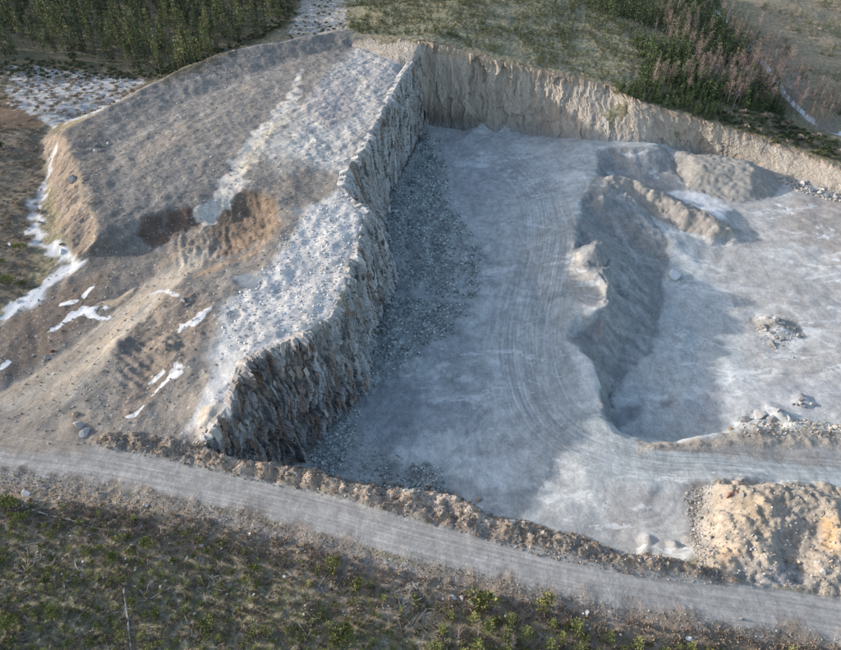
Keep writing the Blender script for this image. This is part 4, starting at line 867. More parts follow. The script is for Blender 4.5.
B_ = [
 (75, 181, 13, M_GREY, 'large grey boulder on the tan left slope of the spoil heap, above the snow strip', 1.0, 0),
 (97, 146, 9, M_GREY, 'biggest grey boulder of the small cluster on the heap top near its left crest', 1, 1),
 (108, 142, 7, M_GREY, 'flat grey boulder at the right of the small cluster near the left crest', .7, 2),
 (95, 151, 6, M_PALE, 'small pale boulder at the front of the small cluster near the left crest', .8, 3),
 (183, 301, 11, M_PALE, 'rounded pale boulder standing alone right of the dirt track', 1.0, 4),
 (48, 358, 10, M_GREY, 'grey slab boulder in the clump left of the dirt track', .7, 1),
 (53, 352, 7, M_RED, 'reddish boulder in the clump left of the dirt track', .9, 5),
 (44, 361, 6, M_GREY, 'small dark grey boulder at the front of the clump left of the dirt track', .8, 6),
 (33, 355, 6, M_TAN, 'tan boulder at the left edge of the clump left of the dirt track', .8, 6),
 (62, 253, 8, M_SNOWB, 'white boulder where the snow strip bends below the tan slope', .9, 2),
 (10, 246, 6, M_SNOWB, 'small white stone on the brown ground left of the snow strip', .8, 3),
 (676, 276, 19, M_SNOWB, 'lone white snow covered block at the foot of the sand bank in the lower basin', .9, 0),
 (793, 357, 4, M_GREY, 'small dark stone alone on the basin floor below the debris heap', 1, 3),
 (79, 424, 13, M_PALE, 'pale jagged boulder on the corner mound where the dirt track meets the road', 1.2, 0),
 (84, 433, 11, M_GREY, 'grey boulder at the foot of the corner mound by the gravel road', 1.0, 1),
 (75, 414, 9, M_TAN, 'tan boulder on top of the corner mound beside the dirt track', 1.0, 2),
 (728, 498, 8, M_RED, 'dark red boulder at the top left of the rubble hill', 1.2, 5),
 (735, 492, 7, M_RED, 'smaller red brown boulder at the upper edge of the rubble hill', 1, 6),
 (742, 497, 8, M_PALE, 'white boulder beside the red ones on the rubble hill', .8, 2),
 (453, 596, 8, M_SNOWB, 'largest white boulder of the row among the saplings below the road', .9, 0),
 (462, 597, 6, M_SNOWB, 'white boulder at the right end of the row among the saplings below the road', .9, 1),
 (443, 598, 4, M_SNOWB, 'small white stone at the left end of the row among the saplings', .8, 2),
 (439, 587, 4, M_PALE, 'upright pale stone just above the row of white boulders', 1.3, 3),
 (352, 567, 7, M_PALE, 'pinkish pale boulder in the brown strip below the middle of the road', .9, 4),
 (418, 584, 6, M_TAN, 'tan boulder beside the grey brush pile below the road', 1, 5),
 (362, 601, 5, M_SNOWB, 'white stone in the green ground left of the brush pile', .8, 6),
 (302, 550, 5, M_SNOWB, 'white stone highest of the trio below the road', .9, 7),
 (298, 553, 4, M_TAN, 'small tan stone beside the white one in the brown strip', .9, 6),
 (284, 576, 5, M_SNOWB, 'flat white stone left of the pair lying in the green ground', .5, 1),
 (290, 574, 4, M_SNOWB, 'white stone right of the pair lying in the green ground', .6, 2),
 (306, 607, 5, M_SNOWB, 'oblong white stone low in the heath under the leaning stick', .5, 3),
 (390, 559, 4, M_SNOWB, 'white stone close to the lower verge of the road', .8, 6),
 (271, 537, 4, M_PALE, 'pale stone in the brown strip above the sapling patch at left centre', .8, 2),
 (211, 533, 4, M_PALE, 'pale stone in the brown strip left of centre', .8, 5),
 (26, 495, 9, M_PALE, 'pale boulder in the verge at the far left below the road', .6, 1),
 (195, 525, 5, M_SNOWB, 'white stone right of the thin fallen trunk in the heath', .7, 4),
 (142, 526, 5, M_SNOWB, 'white stone at the right of the thin fallen trunk', .6, 5),
 (202, 545, 6, M_SNOWB, 'flat white stone below the brown strip, left of the middle', .5, 0),
 (187, 557, 4, M_SNOWB, 'small white stone in the dark heath above the pines', .6, 1),
 (194, 612, 5, M_SNOWB, 'white stone among the saplings right of the long pale log', .8, 2),
 (122, 572, 7, M_GREY, 'grey stone just above the long pale log', .6, 3),
 (69, 580, 7, M_GREY, 'broad grey stone among pines left of the long pale log', .5, 1),
 (689, 641, 7, M_SNOWB, 'white boulder at the bottom edge among the dark pines', 1.2, 0),
 (587, 613, 6, M_PALE, 'pale boulder in the rust brown strip right of the young pines', 1, 1),
 (532, 610, 6, M_PALE, 'pale boulder behind the young pines below the road', .8, 2),
 (741, 619, 5, M_PALE, 'small pale boulder in the verge at lower right', 1, 3),
 (777, 631, 6, M_GREY, 'grey boulder in the brown strip at the lower right edge', .9, 4),
 (652, 637, 5, M_GREY, 'grey stone between dark pines at the bottom right', .9, 6),
 (478, 500, 9, M_TAN, 'tan boulder on the berm top where it bulges into the pit', .8, 0),
 (512, 523, 8, M_PALE, 'large pale boulder on the berm crest above the pit shadow', 1.1, 1),
 (523, 524, 7, M_PALE, 'pale boulder right beside the large one on the berm crest', 1.1, 2),
 (500, 519, 4, M_SNOWB, 'small white stone left of the pale boulders on the berm', .9, 3),
 (541, 536, 5, M_TAN, 'tan stone on the berm right of the pale boulders', 1, 4),
 (404, 349, 9, M_GREY, 'dark flat block lying in the blasted rock at the face foot', .7, 1),
 (407, 247, 9, M_GREY, 'slab block sticking out of the blasted rock near the middle of the floor edge', .8, 2),
 (418, 119, 9, M_TAN, 'fallen block in the dark back corner of the pit', .9, 0),
 (206, 438, 14, M_PALE, 'cream rock slab at the near end of the rock face lip', .8, 1),
 (775, 347, 4, M_GREY, 'dark stone below the left part of the debris heap', .9, 7),
]
for u, v, px, mt, lb, fl_, vr in B_: rock_px(u, v, px, mt, lb, flat=fl_, variant=vr)

def scatter_poly(P, n, world=False):
    W = np.array([q[:2] for q in (P if world else onto(P))]); lo, hi = W.min(0), W.max(0); out = []
    while len(out) < n:
        q = lo + RS.rand(n * 3, 2) * (hi - lo); m = inpoly(q[:, 0], q[:, 1], W); out += list(q[m])
    return np.array(out[:n])
def boulder_group(P, n, smin, smax, mats, label, group, cat='boulder', flat=.9, zoff=0):
    for x, y in scatter_poly(P, n):
        s = smin + (smax - smin) * RS.rand() ** 2
        rock_obj('boulder', x, y, s, mats[RS.randint(len(mats))], label=label, cat=cat, group=group, flat=flat)
for u, v, px, mt, lb in ((743, 424, 15, M_GREY, 'big grey slab at the left end of the block row by the haul road'), (758, 419, 14, M_PALE, 'big pale slab in the block row, just right of the left end grey slab'), (770, 424, 14, M_GREY, 'broad grey slab in front of the pale slabs of the block row'),
                         (778, 413, 13, M_PALE, 'pale slab highest of the block row by the haul road'), (789, 421, 12, M_GREY, 'grey slab right of the highest pale slab in the block row'), (731, 430, 10, M_TAN, 'tan block leading the block row beside the basin shadow')):
    rock_px(u, v, px, mt, lb, flat=.75)
boulder_group([(778, 176), (800, 181), (820, 184), (841, 190), (841, 204), (818, 198), (795, 190)], 34, 1.4, 3.3, [M_GREY, M_GREY, M_PALE], 'blue grey boulder in the rubble at the foot of the right back wall', 'boulders at the foot of the right back wall')
boulder_group([(740, 423), (770, 418), (800, 416), (841, 424), (870, 430), (870, 442), (841, 438), (800, 434), (765, 436), (742, 432)], 44, 1.0, 2.4, [M_PALE, M_TAN, M_TAN], 'pale tan block in the row along the basin side of the haul road', 'blocks along the basin edge of the haul road')
boulder_group([(683, 493), (700, 490), (715, 520), (714, 560), (703, 568), (696, 540), (688, 520)], 24, .9, 1.5, [M_GREY, M_GREY, M_TAN, M_PALE], 'stone in the loose rubble left of the rubble hill', 'rubble at the left foot of the hill')
boulder_group([(690, 491), (735, 480), (760, 482), (730, 500), (715, 505), (700, 500)], 14, .8, 1.5, [M_GREY, M_PALE, M_TAN], 'stone at the upper left edge of the rubble hill', 'stones at the upper edge of the rubble hill')
boulder_group([(740, 530), (760, 535), (762, 555), (745, 552)], 10, .7, 1.1, [M_GREY, M_PALE], 'grey stone in the pocket on the front of the rubble hill', 'stones in the pocket of the rubble hill')
boulder_group([(785, 560), (812, 545), (830, 560), (838, 585), (800, 585)], 12, .8, 1.4, [M_PALE, M_TAN, M_GREY], 'pale stone in the scoop of the rubble hill', 'stones in the scoop of the rubble hill')
boulder_group([(792, 398), (805, 396), (814, 405), (802, 411), (792, 405)], 9, 1.1, 2.8, [M_GREY, M_PALE], 'rock in the small rubble clump on the near basin floor', 'rocks of the small rubble clump on the basin floor')
boulder_group([(757, 322), (772, 318), (800, 326), (806, 334), (790, 340), (775, 346), (762, 340)], 16, 1.2, 3.4, [M_PALE, M_GREY, M_PALE], 'pale rock of the debris heap in the middle of the basin', 'rocks of the debris heap in the basin')
boulder_group([(410, 122), (425, 124), (432, 140), (412, 150), (402, 150), (405, 135)], 12, 1.2, 2.4, [M_GREY, M_TAN], 'fallen block in the back left corner of the pit floor', 'fallen blocks in the back corner of the pit')
boulder_group([(418, 120), (470, 128), (500, 134), (490, 140), (450, 136), (425, 132)], 8, 1.0, 1.8, [M_GREY, M_TAN], 'block lying along the foot of the back wall', 'blocks along the foot of the back wall')
boulder_group([(390, 200), (420, 180), (440, 220), (470, 260), (455, 290), (410, 280), (396, 240)], 22, 1.2, 2.0, [M_GREY], 'grey block standing out of the blasted rock on the pit floor', 'larger blocks in the blasted rock')
boulder_group([(370, 330), (400, 300), (430, 320), (410, 350), (385, 380), (368, 380)], 12, 1.0, 1.7, [M_GREY], 'grey block standing out of the blasted rock below the face', 'larger blocks in the blasted rock below the face')
boulder_group([(200, 150), (300, 165), (280, 210), (240, 180)], 6, 1.0, 1.6, [M_GREY, M_PALE], 'stone lying on the upper bench of the hill', 'stones on the upper bench')
boulder_group([(120, 140), (260, 80), (330, 90), (240, 150), (150, 200), (120, 190)], 12, .9, 1.3, [M_PALE, M_GREY], 'stone lying on the top of the spoil heap', 'stones on the spoil heap')

# loose angular slabs still hanging in the near part of the face: parts of the rock face
M_SLAB = [blank_mat('slab_grey', [(.25, (.15, .15, .15)), (.5, (.27, .265, .255)), (.75, (.42, .41, .39))], 1.5), blank_mat('slab_rust', [(.2, (.12, .095, .078)), (.5, (.22, .165, .13)), (.8, (.33, .28, .24))], 1.5)]
def slab_mesh(seed):
    r = np.random.RandomState(seed)
    v = np.array([(x, y, z) for z in (-1, -.2, 1) for (x, y) in ((-1, -1), (1, -1), (1, 1), (-1, 1))], float)
    v[:, :2] *= (1 - .28 * np.abs(v[:, 2:3])) ; v += (r.rand(12, 3) - .5) * .5
    f = [(0, 3, 2), (0, 2, 1), (8, 9, 10), (8, 10, 11)]
    for k in range(2):
        for j in range(4):
            a, b = k * 4 + j, k * 4 + (j + 1) % 4; f += [(a, b, b + 4), (a, b + 4, a + 4)]
    return v, np.array(f)
SLABS = []
for i in range(6):
    v, f = slab_mesh(i)
    for mt in M_SLAB: SLABS.append(make_mesh('rock_slab', v, f, mt, smooth=False))
nr, nc = LP.shape[:2]
for k in range(110):
    j = int(nc * (.50 + .48 * RS.rand() ** .8)) if k < 120 else int(nc * (.1 + .5 * RS.rand())); i = 5 + int((nr - 14) * RS.rand() ** 1.2)
    j = min(j, nc - 4)
    p = LP[i, j]; w = .25 + .4 * RS.rand() ** 2; h = w * (1.8 + 3.2 * RS.rand())
    o = bpy.data.objects.new('rock_slab', SLABS[RS.randint(len(SLABS))]); COL.objects.link(o)
    o.location = (p[0] - LN[j, 0] * .12, p[1] - LN[j, 1] * .12, p[2]); o.scale = (w * .5, w, h)
    o.rotation_euler = (RS.uniform(-.05, .34), RS.uniform(-.08, .08), math.atan2(LN[j, 1], LN[j, 0]) + RS.uniform(-.35, .35)); o.parent = lf

def merged_rocks(name, xy, sizes, mat, tint, parent=None, flat=1.0, up=.1):
    n = len(xy)
    if n == 0: return None
    base = [rock_verts(V1, RS, .3) for _ in range(12)]
    vv_ = np.zeros((n, 12, 3)); z = sample(Z, xy[:, 0], xy[:, 1]); a = RS.rand(n) * 6.28; c, s = np.cos(a), np.sin(a)
    ch = RS.randint(12, size=n)
    bv = np.stack(base)[ch] * (sizes[:, None, None] * .5)
    tlt = RS.uniform(-.7, .7, n)
    y1 = bv[..., 1] * np.cos(tlt)[:, None] - bv[..., 2] * np.sin(tlt)[:, None]; z1 = bv[..., 1] * np.sin(tlt)[:, None] + bv[..., 2] * np.cos(tlt)[:, None]
    vv_[..., 0] = bv[..., 0] * c[:, None] - y1 * s[:, None] + xy[:, 0:1]
    vv_[..., 1] = bv[..., 0] * s[:, None] + y1 * c[:, None] + xy[:, 1:2]
    vv_[..., 2] = z1 * flat + (z + sizes * up)[:, None]
    ff = (F1_[None] + (np.arange(n) * 12)[:, None, None]).reshape(-1, 3)
    t = np.repeat(tint(n), 12, 0)
    me = make_mesh(name, vv_.reshape(-1, 3), ff, mat, {'Col': ('FLOAT_COLOR', np.concatenate([t, np.ones((len(t), 1))], 1))}, smooth=False)
    o = link(name, me, parent, kind='stuff'); return o
m_, nt_, b_ = new_mat('loose_stone'); g_ = G(nt_)
ca_ = g_.attr('Col').outputs['Color']; g_.l.new(ca_, b_.inputs['Base Color']); M_LOOSE = m_
def tints(pal, var=.25):
    pal = np.array(pal)
    def f(n): return np.clip(pal[RS.randint(len(pal), size=n)] * (1 + var * (RS.rand(n, 1) - .5) * 2), .01, .9)
    return f
BL = tints([(.23, .26, .255), (.31, .34, .33), (.40, .43, .42), (.50, .53, .52), (.19, .21, .21)])
def many(defs):
    xy = np.concatenate([scatter_poly(P, n) for P, n, a, b, pw in defs]); sz = np.concatenate([a + (b - a) * RS.rand(n) ** pw for P, n, a, b, pw in defs]); return xy, sz
xy, sz = many([(BLAST1, 15000, .3, 1.3, 2.2), (BLAST2, 6500, .25, 1.15, 2.2), (BLAST3, 3500, .2, 1.0, 2), (BLAST4, 3000, .2, .9, 2), (BLAST5, 800, .2, .7, 2),
               ([(366, 388), (400, 370), (425, 400), (410, 450), (385, 455), (350, 430)], 1500, .2, .6, 2), ([(470, 138), (500, 136), (560, 138), (540, 146), (480, 145)], 500, .3, .9, 2),
               ([(403, 125), (440, 128), (470, 140), (450, 160), (400, 155)], 1600, .3, 1.4, 2)])
dd = fbm(xy[:, 0], xy[:, 1], 7, 3, 301) + .55 * fbm(xy[:, 0], xy[:, 1], 2.2, 2, 303); keep = (dd > -.28) & (sample(STONE, xy[:, 0], xy[:, 1]) > .35 + .5 * RS.rand(len(xy)))
merged_rocks('blasted_rock', xy[keep], sz[keep], M_LOOSE, BL)
xy, sz = many([([(683, 490), (710, 486), (716, 520), (714, 568), (700, 572), (690, 530)], 800, .2, .8, 2), ([(735, 428), (800, 418), (841, 424), (930, 434), (930, 446), (841, 440), (740, 437)], 900, .2, .9, 2),
               ([(775, 176), (841, 188), (841, 204), (795, 192)], 500, .4, 1.4, 2), ([(715, 485), (841, 492), (841, 600), (715, 572)], 1500, .15, .7, 3), ([(752, 316), (800, 322), (812, 336), (775, 350), (758, 342)], 260, .2, .8, 2)])
merged_rocks('rubble', xy, sz, M_LOOSE, tints([(.30, .26, .21), (.42, .37, .31), (.25, .24, .22), (.5, .47, .43)]))
VERGE = [(0, 468), (200, 502), (400, 555), (600, 602), (841, 640), (841, 655), (600, 622), (400, 580), (200, 526), (0, 492)]
xy, sz = many([(VERGE, 5200, .1, .42, 2), (BERM, 9000, .15, .65, 2.2), ([(-20, 490), (841, 655), (700, 700), (0, 660)], 2600, .1, .45, 3)])
merged_rocks('verge_stones', xy, sz, M_LOOSE, tints([(.17, .14, .115), (.27, .24, .21), (.36, .33, .30), (.22, .15, .11)]))
BENCH = [(220, 300), (250, 285), (300, 220), (344, 190), (362, 214), (345, 290), (300, 335), (245, 360), (222, 340)]
xy, sz = many([(BENCH, 1500, .2, .9, 2)]); merged_rocks('bench_stones', xy, sz, M_LOOSE, tints([(.50, .49, .47), (.62, .61, .6), (.36, .35, .34)]))
xy, sz = many([(HILL, 9000, .15, .75, 3)]); W_ = [tuple(q[:2]) for q in onto(BENCH)]; kk = ~inpoly(xy[:, 0], xy[:, 1], W_); xy = xy[kk]; sz = sz[kk]
merged_rocks('hill_stones', xy, sz, M_LOOSE, tints([(.22, .20, .18), (.32, .30, .27), (.15, .135, .12), (.45, .43, .40)]))

xy, sz = many([([(0, 478), (200, 515), (400, 575), (600, 618), (800, 650), (600, 640), (300, 600), (0, 580)], 170, .25, .75, 2), ([(300, 575), (460, 600), (460, 640), (330, 650), (280, 610)], 60, .2, .6, 2)])
merged_rocks('pale_heath_stones', xy, sz, M_LOOSE, tints([(.5, .48, .46), (.65, .64, .62), (.38, .36, .34)]), up=.25)
# ------------------------------------------------------------------ plants
def leaf_mat(name, cols, twig=False):
    m, nt, b = new_mat(name); g = G(nt)
    pos = g.n.new('ShaderNodeNewGeometry').outputs['Position']; oi = g.n.new('ShaderNodeObjectInfo')
    n = g.noise(pos, 1.4, 3, .6); w = g.noise(pos, .13, 2, .5)
    f = g.math('ADD', g.math('ADD', g.math('MULTIPLY', n, .4), g.math('MULTIPLY', w, .3)), g.math('MULTIPLY', oi.outputs['Random'], .3))
    c = g.ramp(f, [(.28, cols[0]), (.5, cols[1]), (.72, cols[2])]); g.l.new(c, b.inputs['Base Color'])
    b.inputs['Roughness'].default_value = .8
    return m
M_SPR = leaf_mat('spruce_needles', [(.030, .042, .023), (.056, .078, .038), (.10, .12, .055)])
M_PIN = leaf_mat('pine_needles', [(.075, .09, .035), (.125, .138, .052), (.19, .19, .075)])
M_YPI = leaf_mat('young_pine_needles', [(.10, .115, .044), (.165, .178, .06), (.24, .235, .085)])
M_SAP = leaf_mat('sapling_needles', [(.045, .055, .025), (.075, .09, .038), (.12, .13, .06)])
M_TWG = leaf_mat('birch_twigs', [(.17, .125, .11), (.25, .19, .165), (.33, .26, .23)])
M_RUS = leaf_mat('brown_brush', [(.20, .16, .125), (.30, .245, .195), (.40, .34, .28)])
M_BRK = leaf_mat('bark', [(.07, .055, .045), (.13, .10, .08), (.20, .16, .13)])
M_WBK = leaf_mat('birch_bark', [(.22, .20, .18), (.33, .30, .27), (.42, .39, .35)])
M_DED = leaf_mat('dead_wood', [(.20, .19, .18), (.33, .31, .29), (.50, .48, .46)])

def cone_tube(P, R, n=5):
    P = [np.array(p, float) for p in P]; v = []; f = []
    for i, (p, r) in enumerate(zip(P, R)):
        t = P[min(i + 1, len(P) - 1)] - P[max(i - 1, 0)]; t /= np.linalg.norm(t)
        a = np.cross(t, [0.3, 1, .1]); a /= np.linalg.norm(a); b2 = np.cross(t, a)
        for k in range(n):
            q = 2 * math.pi * k / n; v.append(p + r * (math.cos(q) * a + math.sin(q) * b2))
    for i in range(len(P) - 1):
        for k in range(n):
            a, b2 = i * n + k, i * n + (k + 1) % n; f += [(a, b2, b2 + n), (a, b2 + n, a + n)]
    return np.array(v), np.array(f)
def blades(cen, dirs, L, W, r):
    """diamond shaped leaf clumps: two triangles each"""
    n = len(cen); d = dirs / np.linalg.norm(dirs, axis=1, keepdims=True); s = np.cross(d, r.randn(n, 3)); s /= np.linalg.norm(s, axis=1, keepdims=True)
    L = L[:, None]; W = W[:, None]
    v = np.stack([cen, cen + d * L * .5 + s * W, cen + d * L, cen + d * L * .5 - s * W], 1).reshape(-1, 3)
    i = np.arange(n)[:, None] * 4; f = np.concatenate([i + [0, 1, 2], i + [0, 2, 3]])
    return v, f
def conifer(seed, H, R, base, nwh, per, clump, droop, shape=.9, tuft=1.0):
    r = np.random.RandomState(seed); lean = r.randn(2) * .012 * H
    tp = [(lean[0] * t * t, lean[1] * t * t, H * t - .4 * (t == 0)) for t in (0, .35, .7, .98)]
    tv, tf = cone_tube(tp, [H * .011 + .03, H * .009 + .02, H * .005 + .015, .012], 5)
    C = []; Dd = []; L = []; W = []
    for k in range(nwh):
        t = base + (1 - base) * (k + r.rand() * .6) / nwh; z = H * t
        rad = R * ((1 - t) / (1 - base)) ** shape * (.7 + .5 * r.rand()) * min(1, .55 + (t - base) * 5) + .05
        nb = max(3, int(per * (.6 + .5 * (1 - t)) + r.rand() * 2)); a0 = r.rand() * 6.28
        for j in range(nb):
            if r.rand() < .12: continue
            a = a0 + 6.28 * j / nb + r.randn() * .25; rr = rad * (.75 + .45 * r.rand()); m = max(1, int(rr / clump * 1.5))
            for q in range(m):
                s = (q + .35 + r.rand() * .5) / m
                x = math.cos(a) * rr * s; y = math.sin(a) * rr * s
                C.append((x + lean[0] * t * t, y + lean[1] * t * t, z - droop * rr * s + .12 * r.randn() * clump))
                Dd.append((math.cos(a + r.randn() * .5), math.sin(a + r.randn() * .5), -droop * .8 + .45 * r.randn() * tuft)); L.append(clump * (.8 + .6 * r.rand())); W.append(clump * (.28 + .2 * r.rand()))
    C.append((lean[0], lean[1], H * .96)); Dd.append((0, 0, 1)); L.append(H * .05); W.append(.07)
    cv, cf = blades(np.array(C), np.array(Dd), np.array(L), np.array(W), r)
    return (tv, tf), (cv, cf)
def birch(seed, H, R):
    r = np.random.RandomState(seed); lean = r.randn(2) * .04 * H
    tp = [(lean[0] * t * t, lean[1] * t * t, H * t - .3 * (t == 0)) for t in (0, .3, .65, .97)]
    tv, tf = cone_tube(tp, [H * .010 + .02, H * .008 + .015, H * .005, .01], 4)
    C = []; Dd = []; L = []; W = []
    for k in range(46):
        t = .28 + .7 * r.rand(); a = r.rand() * 6.28; z = H * t; ln = R * (1.25 - t) * (.7 + .7 * r.rand()); up = .9 + .8 * r.rand()
        base = np.array([lean[0] * t * t, lean[1] * t * t, z]); d = np.array([math.cos(a), math.sin(a), up]); d /= np.linalg.norm(d)
        C.append(base); Dd.append(d); L.append(ln * 1.3); W.append(.03)
        for q in range(4):
            s = .35 + .6 * r.rand(); C.append(base + d * ln * 1.3 * s); Dd.append(d + r.randn(3) * .4); L.append(ln * (.5 + .4 * r.rand())); W.append(.035 + .03 * r.rand())
    cv, cf = blades(np.array(C), np.array(Dd), np.array(L), np.array(W), r)
    return (tv, tf), (cv, cf)
def bush(seed, R, H, n, clump, up=.4):
    r = np.random.RandomState(seed); lobes = [(r.randn() * R * .4, r.randn() * R * .4, H * (.3 + .35 * r.rand()), R * (.45 + .3 * r.rand())) for _ in range(5)]
    C = []; Dd = []
    for k in range(n):
        lx_, ly_, lz_, lr = lobes[r.randint(5)]; d = r.randn(3); d /= np.linalg.norm(d); d[2] = abs(d[2]) * .9 - .15
        q = lr * (.45 + .6 * r.rand()); C.append((lx_ + d[0] * q, ly_ + d[1] * q, max(.03, lz_ + d[2] * q * H / R * .7))); Dd.append(d + np.array([0, 0, up]) + r.randn(3) * .5)
    L = clump * (.6 + .8 * r.rand(n)); cv, cf = blades(np.array(C), np.array(Dd), L, L * .3, r)
    tv, tf = cone_tube([(0, 0, -.2), (R * .1, 0, H * .3), (R * .15, R * .1, H * .7)], [.05, .035, .01], 4)
    return (tv, tf), (cv, cf)

class Kind:
    def __init__(s, variants, mt, mc, trunk='trunk', crown='crown'):
        s.var = variants; s.mt, s.mc = mt, mc; s.tn, s.cn = trunk, crown
        s.tm = [make_mesh(trunk, v[0][0], v[0][1], mt, smooth=False) for v in variants]
        s.cm = [make_mesh(crown, v[1][0], v[1][1], mc, smooth=False) for v in variants]
    def put(s, name, x, y, sc, label, cat, group, z=None, sz=1.0):
        i = RS.randint(len(s.var)); e = bpy.data.objects.new(name, None); COL.objects.link(e)
        e.empty_display_size = .5
        e.location = (x, y, (float(sample(Z, x, y)) if z is None else z) - .05); e.rotation_euler = (0, 0, RS.rand() * 6.28); e.scale = (sc, sc, sc * sz)
        e['label'] = label; e['category'] = cat
        if group: e['group'] = group
        for nm, me in ((s.tn, s.tm[i]), (s.cn, s.cm[i])):
            o = bpy.data.objects.new(nm, me); COL.objects.link(o); o.parent = e
        return e
    def merged(s, name, xy, scs, every=1):
        """the rest, too far or too small to count, as one mesh of real trees"""
        VV = []; FF = []; MI = []; off = 0
        z = sample(Z, xy[:, 0], xy[:, 1])
        for k in range(len(xy)):
            i = RS.randint(len(s.var)); a = RS.rand() * 6.28; c, sn = math.cos(a), math.sin(a)
            for mi, (v, f) in enumerate(s.var[i]):
                if mi == 1 and every > 1:
                    h = len(f) // 2; pick = np.arange(0, h, every); f = np.concatenate([f[pick], f[pick + h]])
                w = v * scs[k]; VV.append(np.stack([w[:, 0] * c - w[:, 1] * sn + xy[k, 0], w[:, 0] * sn + w[:, 1] * c + xy[k, 1], w[:, 2] + z[k]], 1))
                FF.append(f + off); off += len(v); MI.append(np.full(len(f), mi))
        me = make_mesh(name, np.concatenate(VV), np.concatenate(FF), s.mt, smooth=False); me.materials.append(s.mc)
        me.polygons.foreach_set('material_index', np.concatenate(MI).astype(np.int32)); return link(name, me, kind='stuff')

def thin(xy, dmin):
    """keep points at least dmin apart"""
    cell = {}; out = []
    for p in xy:
        k = (int(p[0] // dmin), int(p[1] // dmin)); ok = True
        for a in (-1, 0, 1):
            for b in (-1, 0, 1):
                for q in cell.get((k[0] + a, k[1] + b), ()):
                    if (q[0] - p[0]) ** 2 + (q[1] - p[1]) ** 2 < dmin * dmin: ok = False; break
        if ok: cell.setdefault(k, []).append(p); out.append(p)
    return np.array(out)
def near_first(xy):
    return xy[np.argsort(xy[:, 0] ** 2 * .3 + xy[:, 1] ** 2)]

SPRUCE = Kind([conifer(i, 15, 2.1, .10, 20, 8, .75, .35) for i in range(4)], M_BRK, M_SPR)
PINE = Kind([conifer(20 + i, 15, 2.0, .32, 14, 7, .7, .1, .75, 1.2) for i in range(4)], M_BRK, M_PIN)
M_YSP = leaf_mat('young_spruce_needles', [(.035, .055, .025), (.065, .095, .040), (.11, .135, .055)])
YSPR = Kind([conifer(40 + i, 6, 1.5, .04, 12, 7, .55, .2) for i in range(4)], M_BRK, M_YSP)
YPIN = Kind([conifer(60 + i, 4, 1.2, .06, 12, 8, .27, -.4, .7, 1.2) for i in range(5)], M_BRK, M_YPI)
BIRCH = Kind([birch(80 + i, 9, 1.5) for i in range(5)], M_WBK, M_TWG)
SAPL = Kind([conifer(100 + i, 1.3, .5, .0, 5, 5, .28, -.5, .6, 1.2) for i in range(5)], M_BRK, M_SAP, 'stem', 'needles')
SHRUB = Kind([bush(120 + i, .75, 1.1, 260, .22) for i in range(5)], M_BRK, M_YPI, 'stem', 'foliage')
DSHRB = Kind([bush(140 + i, 1.2, 1.7, 300, .30) for i in range(4)], M_BRK, M_SPR, 'stem', 'foliage')
BRUSH = Kind([bush(160 + i, .7, .7, 90, .38, .9) for i in range(4)], M_BRK, M_RUS, 'stem', 'twigs')

# tall mixed forest beyond the heap
FOR1 = [(-150, 64), (0, 60), (60, 60), (110, 67), (150, 75), (190, 66), (225, 49), (258, 39), (285, 25), (300, 6), (310, -30), (300, -70), (-150, -70)]
xy = near_first(thin(scatter_poly(FOR1, 4500), 3.4))
nA = 0; restp = []; rests = []
for i, p in enumerate(xy):
    pine = RS.rand() < (.62 if i < 160 else .4)
    if nA < 480:
        nA += 1
        if pine: PINE.put('pine_tree', p[0], p[1], .66 + .38 * RS.rand(), 'tall pine with bare trunk and yellow green top in forest behind the heap', 'tree', 'pines of the forest behind the heap')
        else: SPRUCE.put('spruce_tree', p[0], p[1], .5 + .5 * RS.rand(), 'tall dark spruce in the forest behind the spoil heap', 'tree', 'spruces of the forest behind the heap')
    else: (restp if pine else rests).append(p)
if len(rests): rests = np.array(rests); SPRUCE.merged('distant_spruce_wood', rests, .7 + .5 * RS.rand(len(rests)), 2)
if len(restp): restp = np.array(restp); PINE.merged('distant_pine_wood', restp, .75 + .4 * RS.rand(len(restp)), 2)
xy = thin(scatter_poly([(-60, 66), (60, 62), (150, 74), (230, 46), (290, 20), (280, 30), (160, 80), (90, 82), (-60, 76)], 600), 1.8)
DSHRB.merged('undergrowth', xy, .5 + .6 * RS.rand(len(xy)))
xy = thin(scatter_poly([(-40, 66), (150, 74), (140, 90), (70, 120), (0, 108)], 300), 2.0); SHR2 = BRUSH.merged('undergrowth', xy, .7 + .9 * RS.rand(len(xy)))
xy = thin(scatter_poly([(265, 20), (350, -20), (352, 22), (330, 32), (280, 36)], 150), 2.0); DSHRB.merged('undergrowth', xy, .35 + .4 * RS.rand(len(xy)))

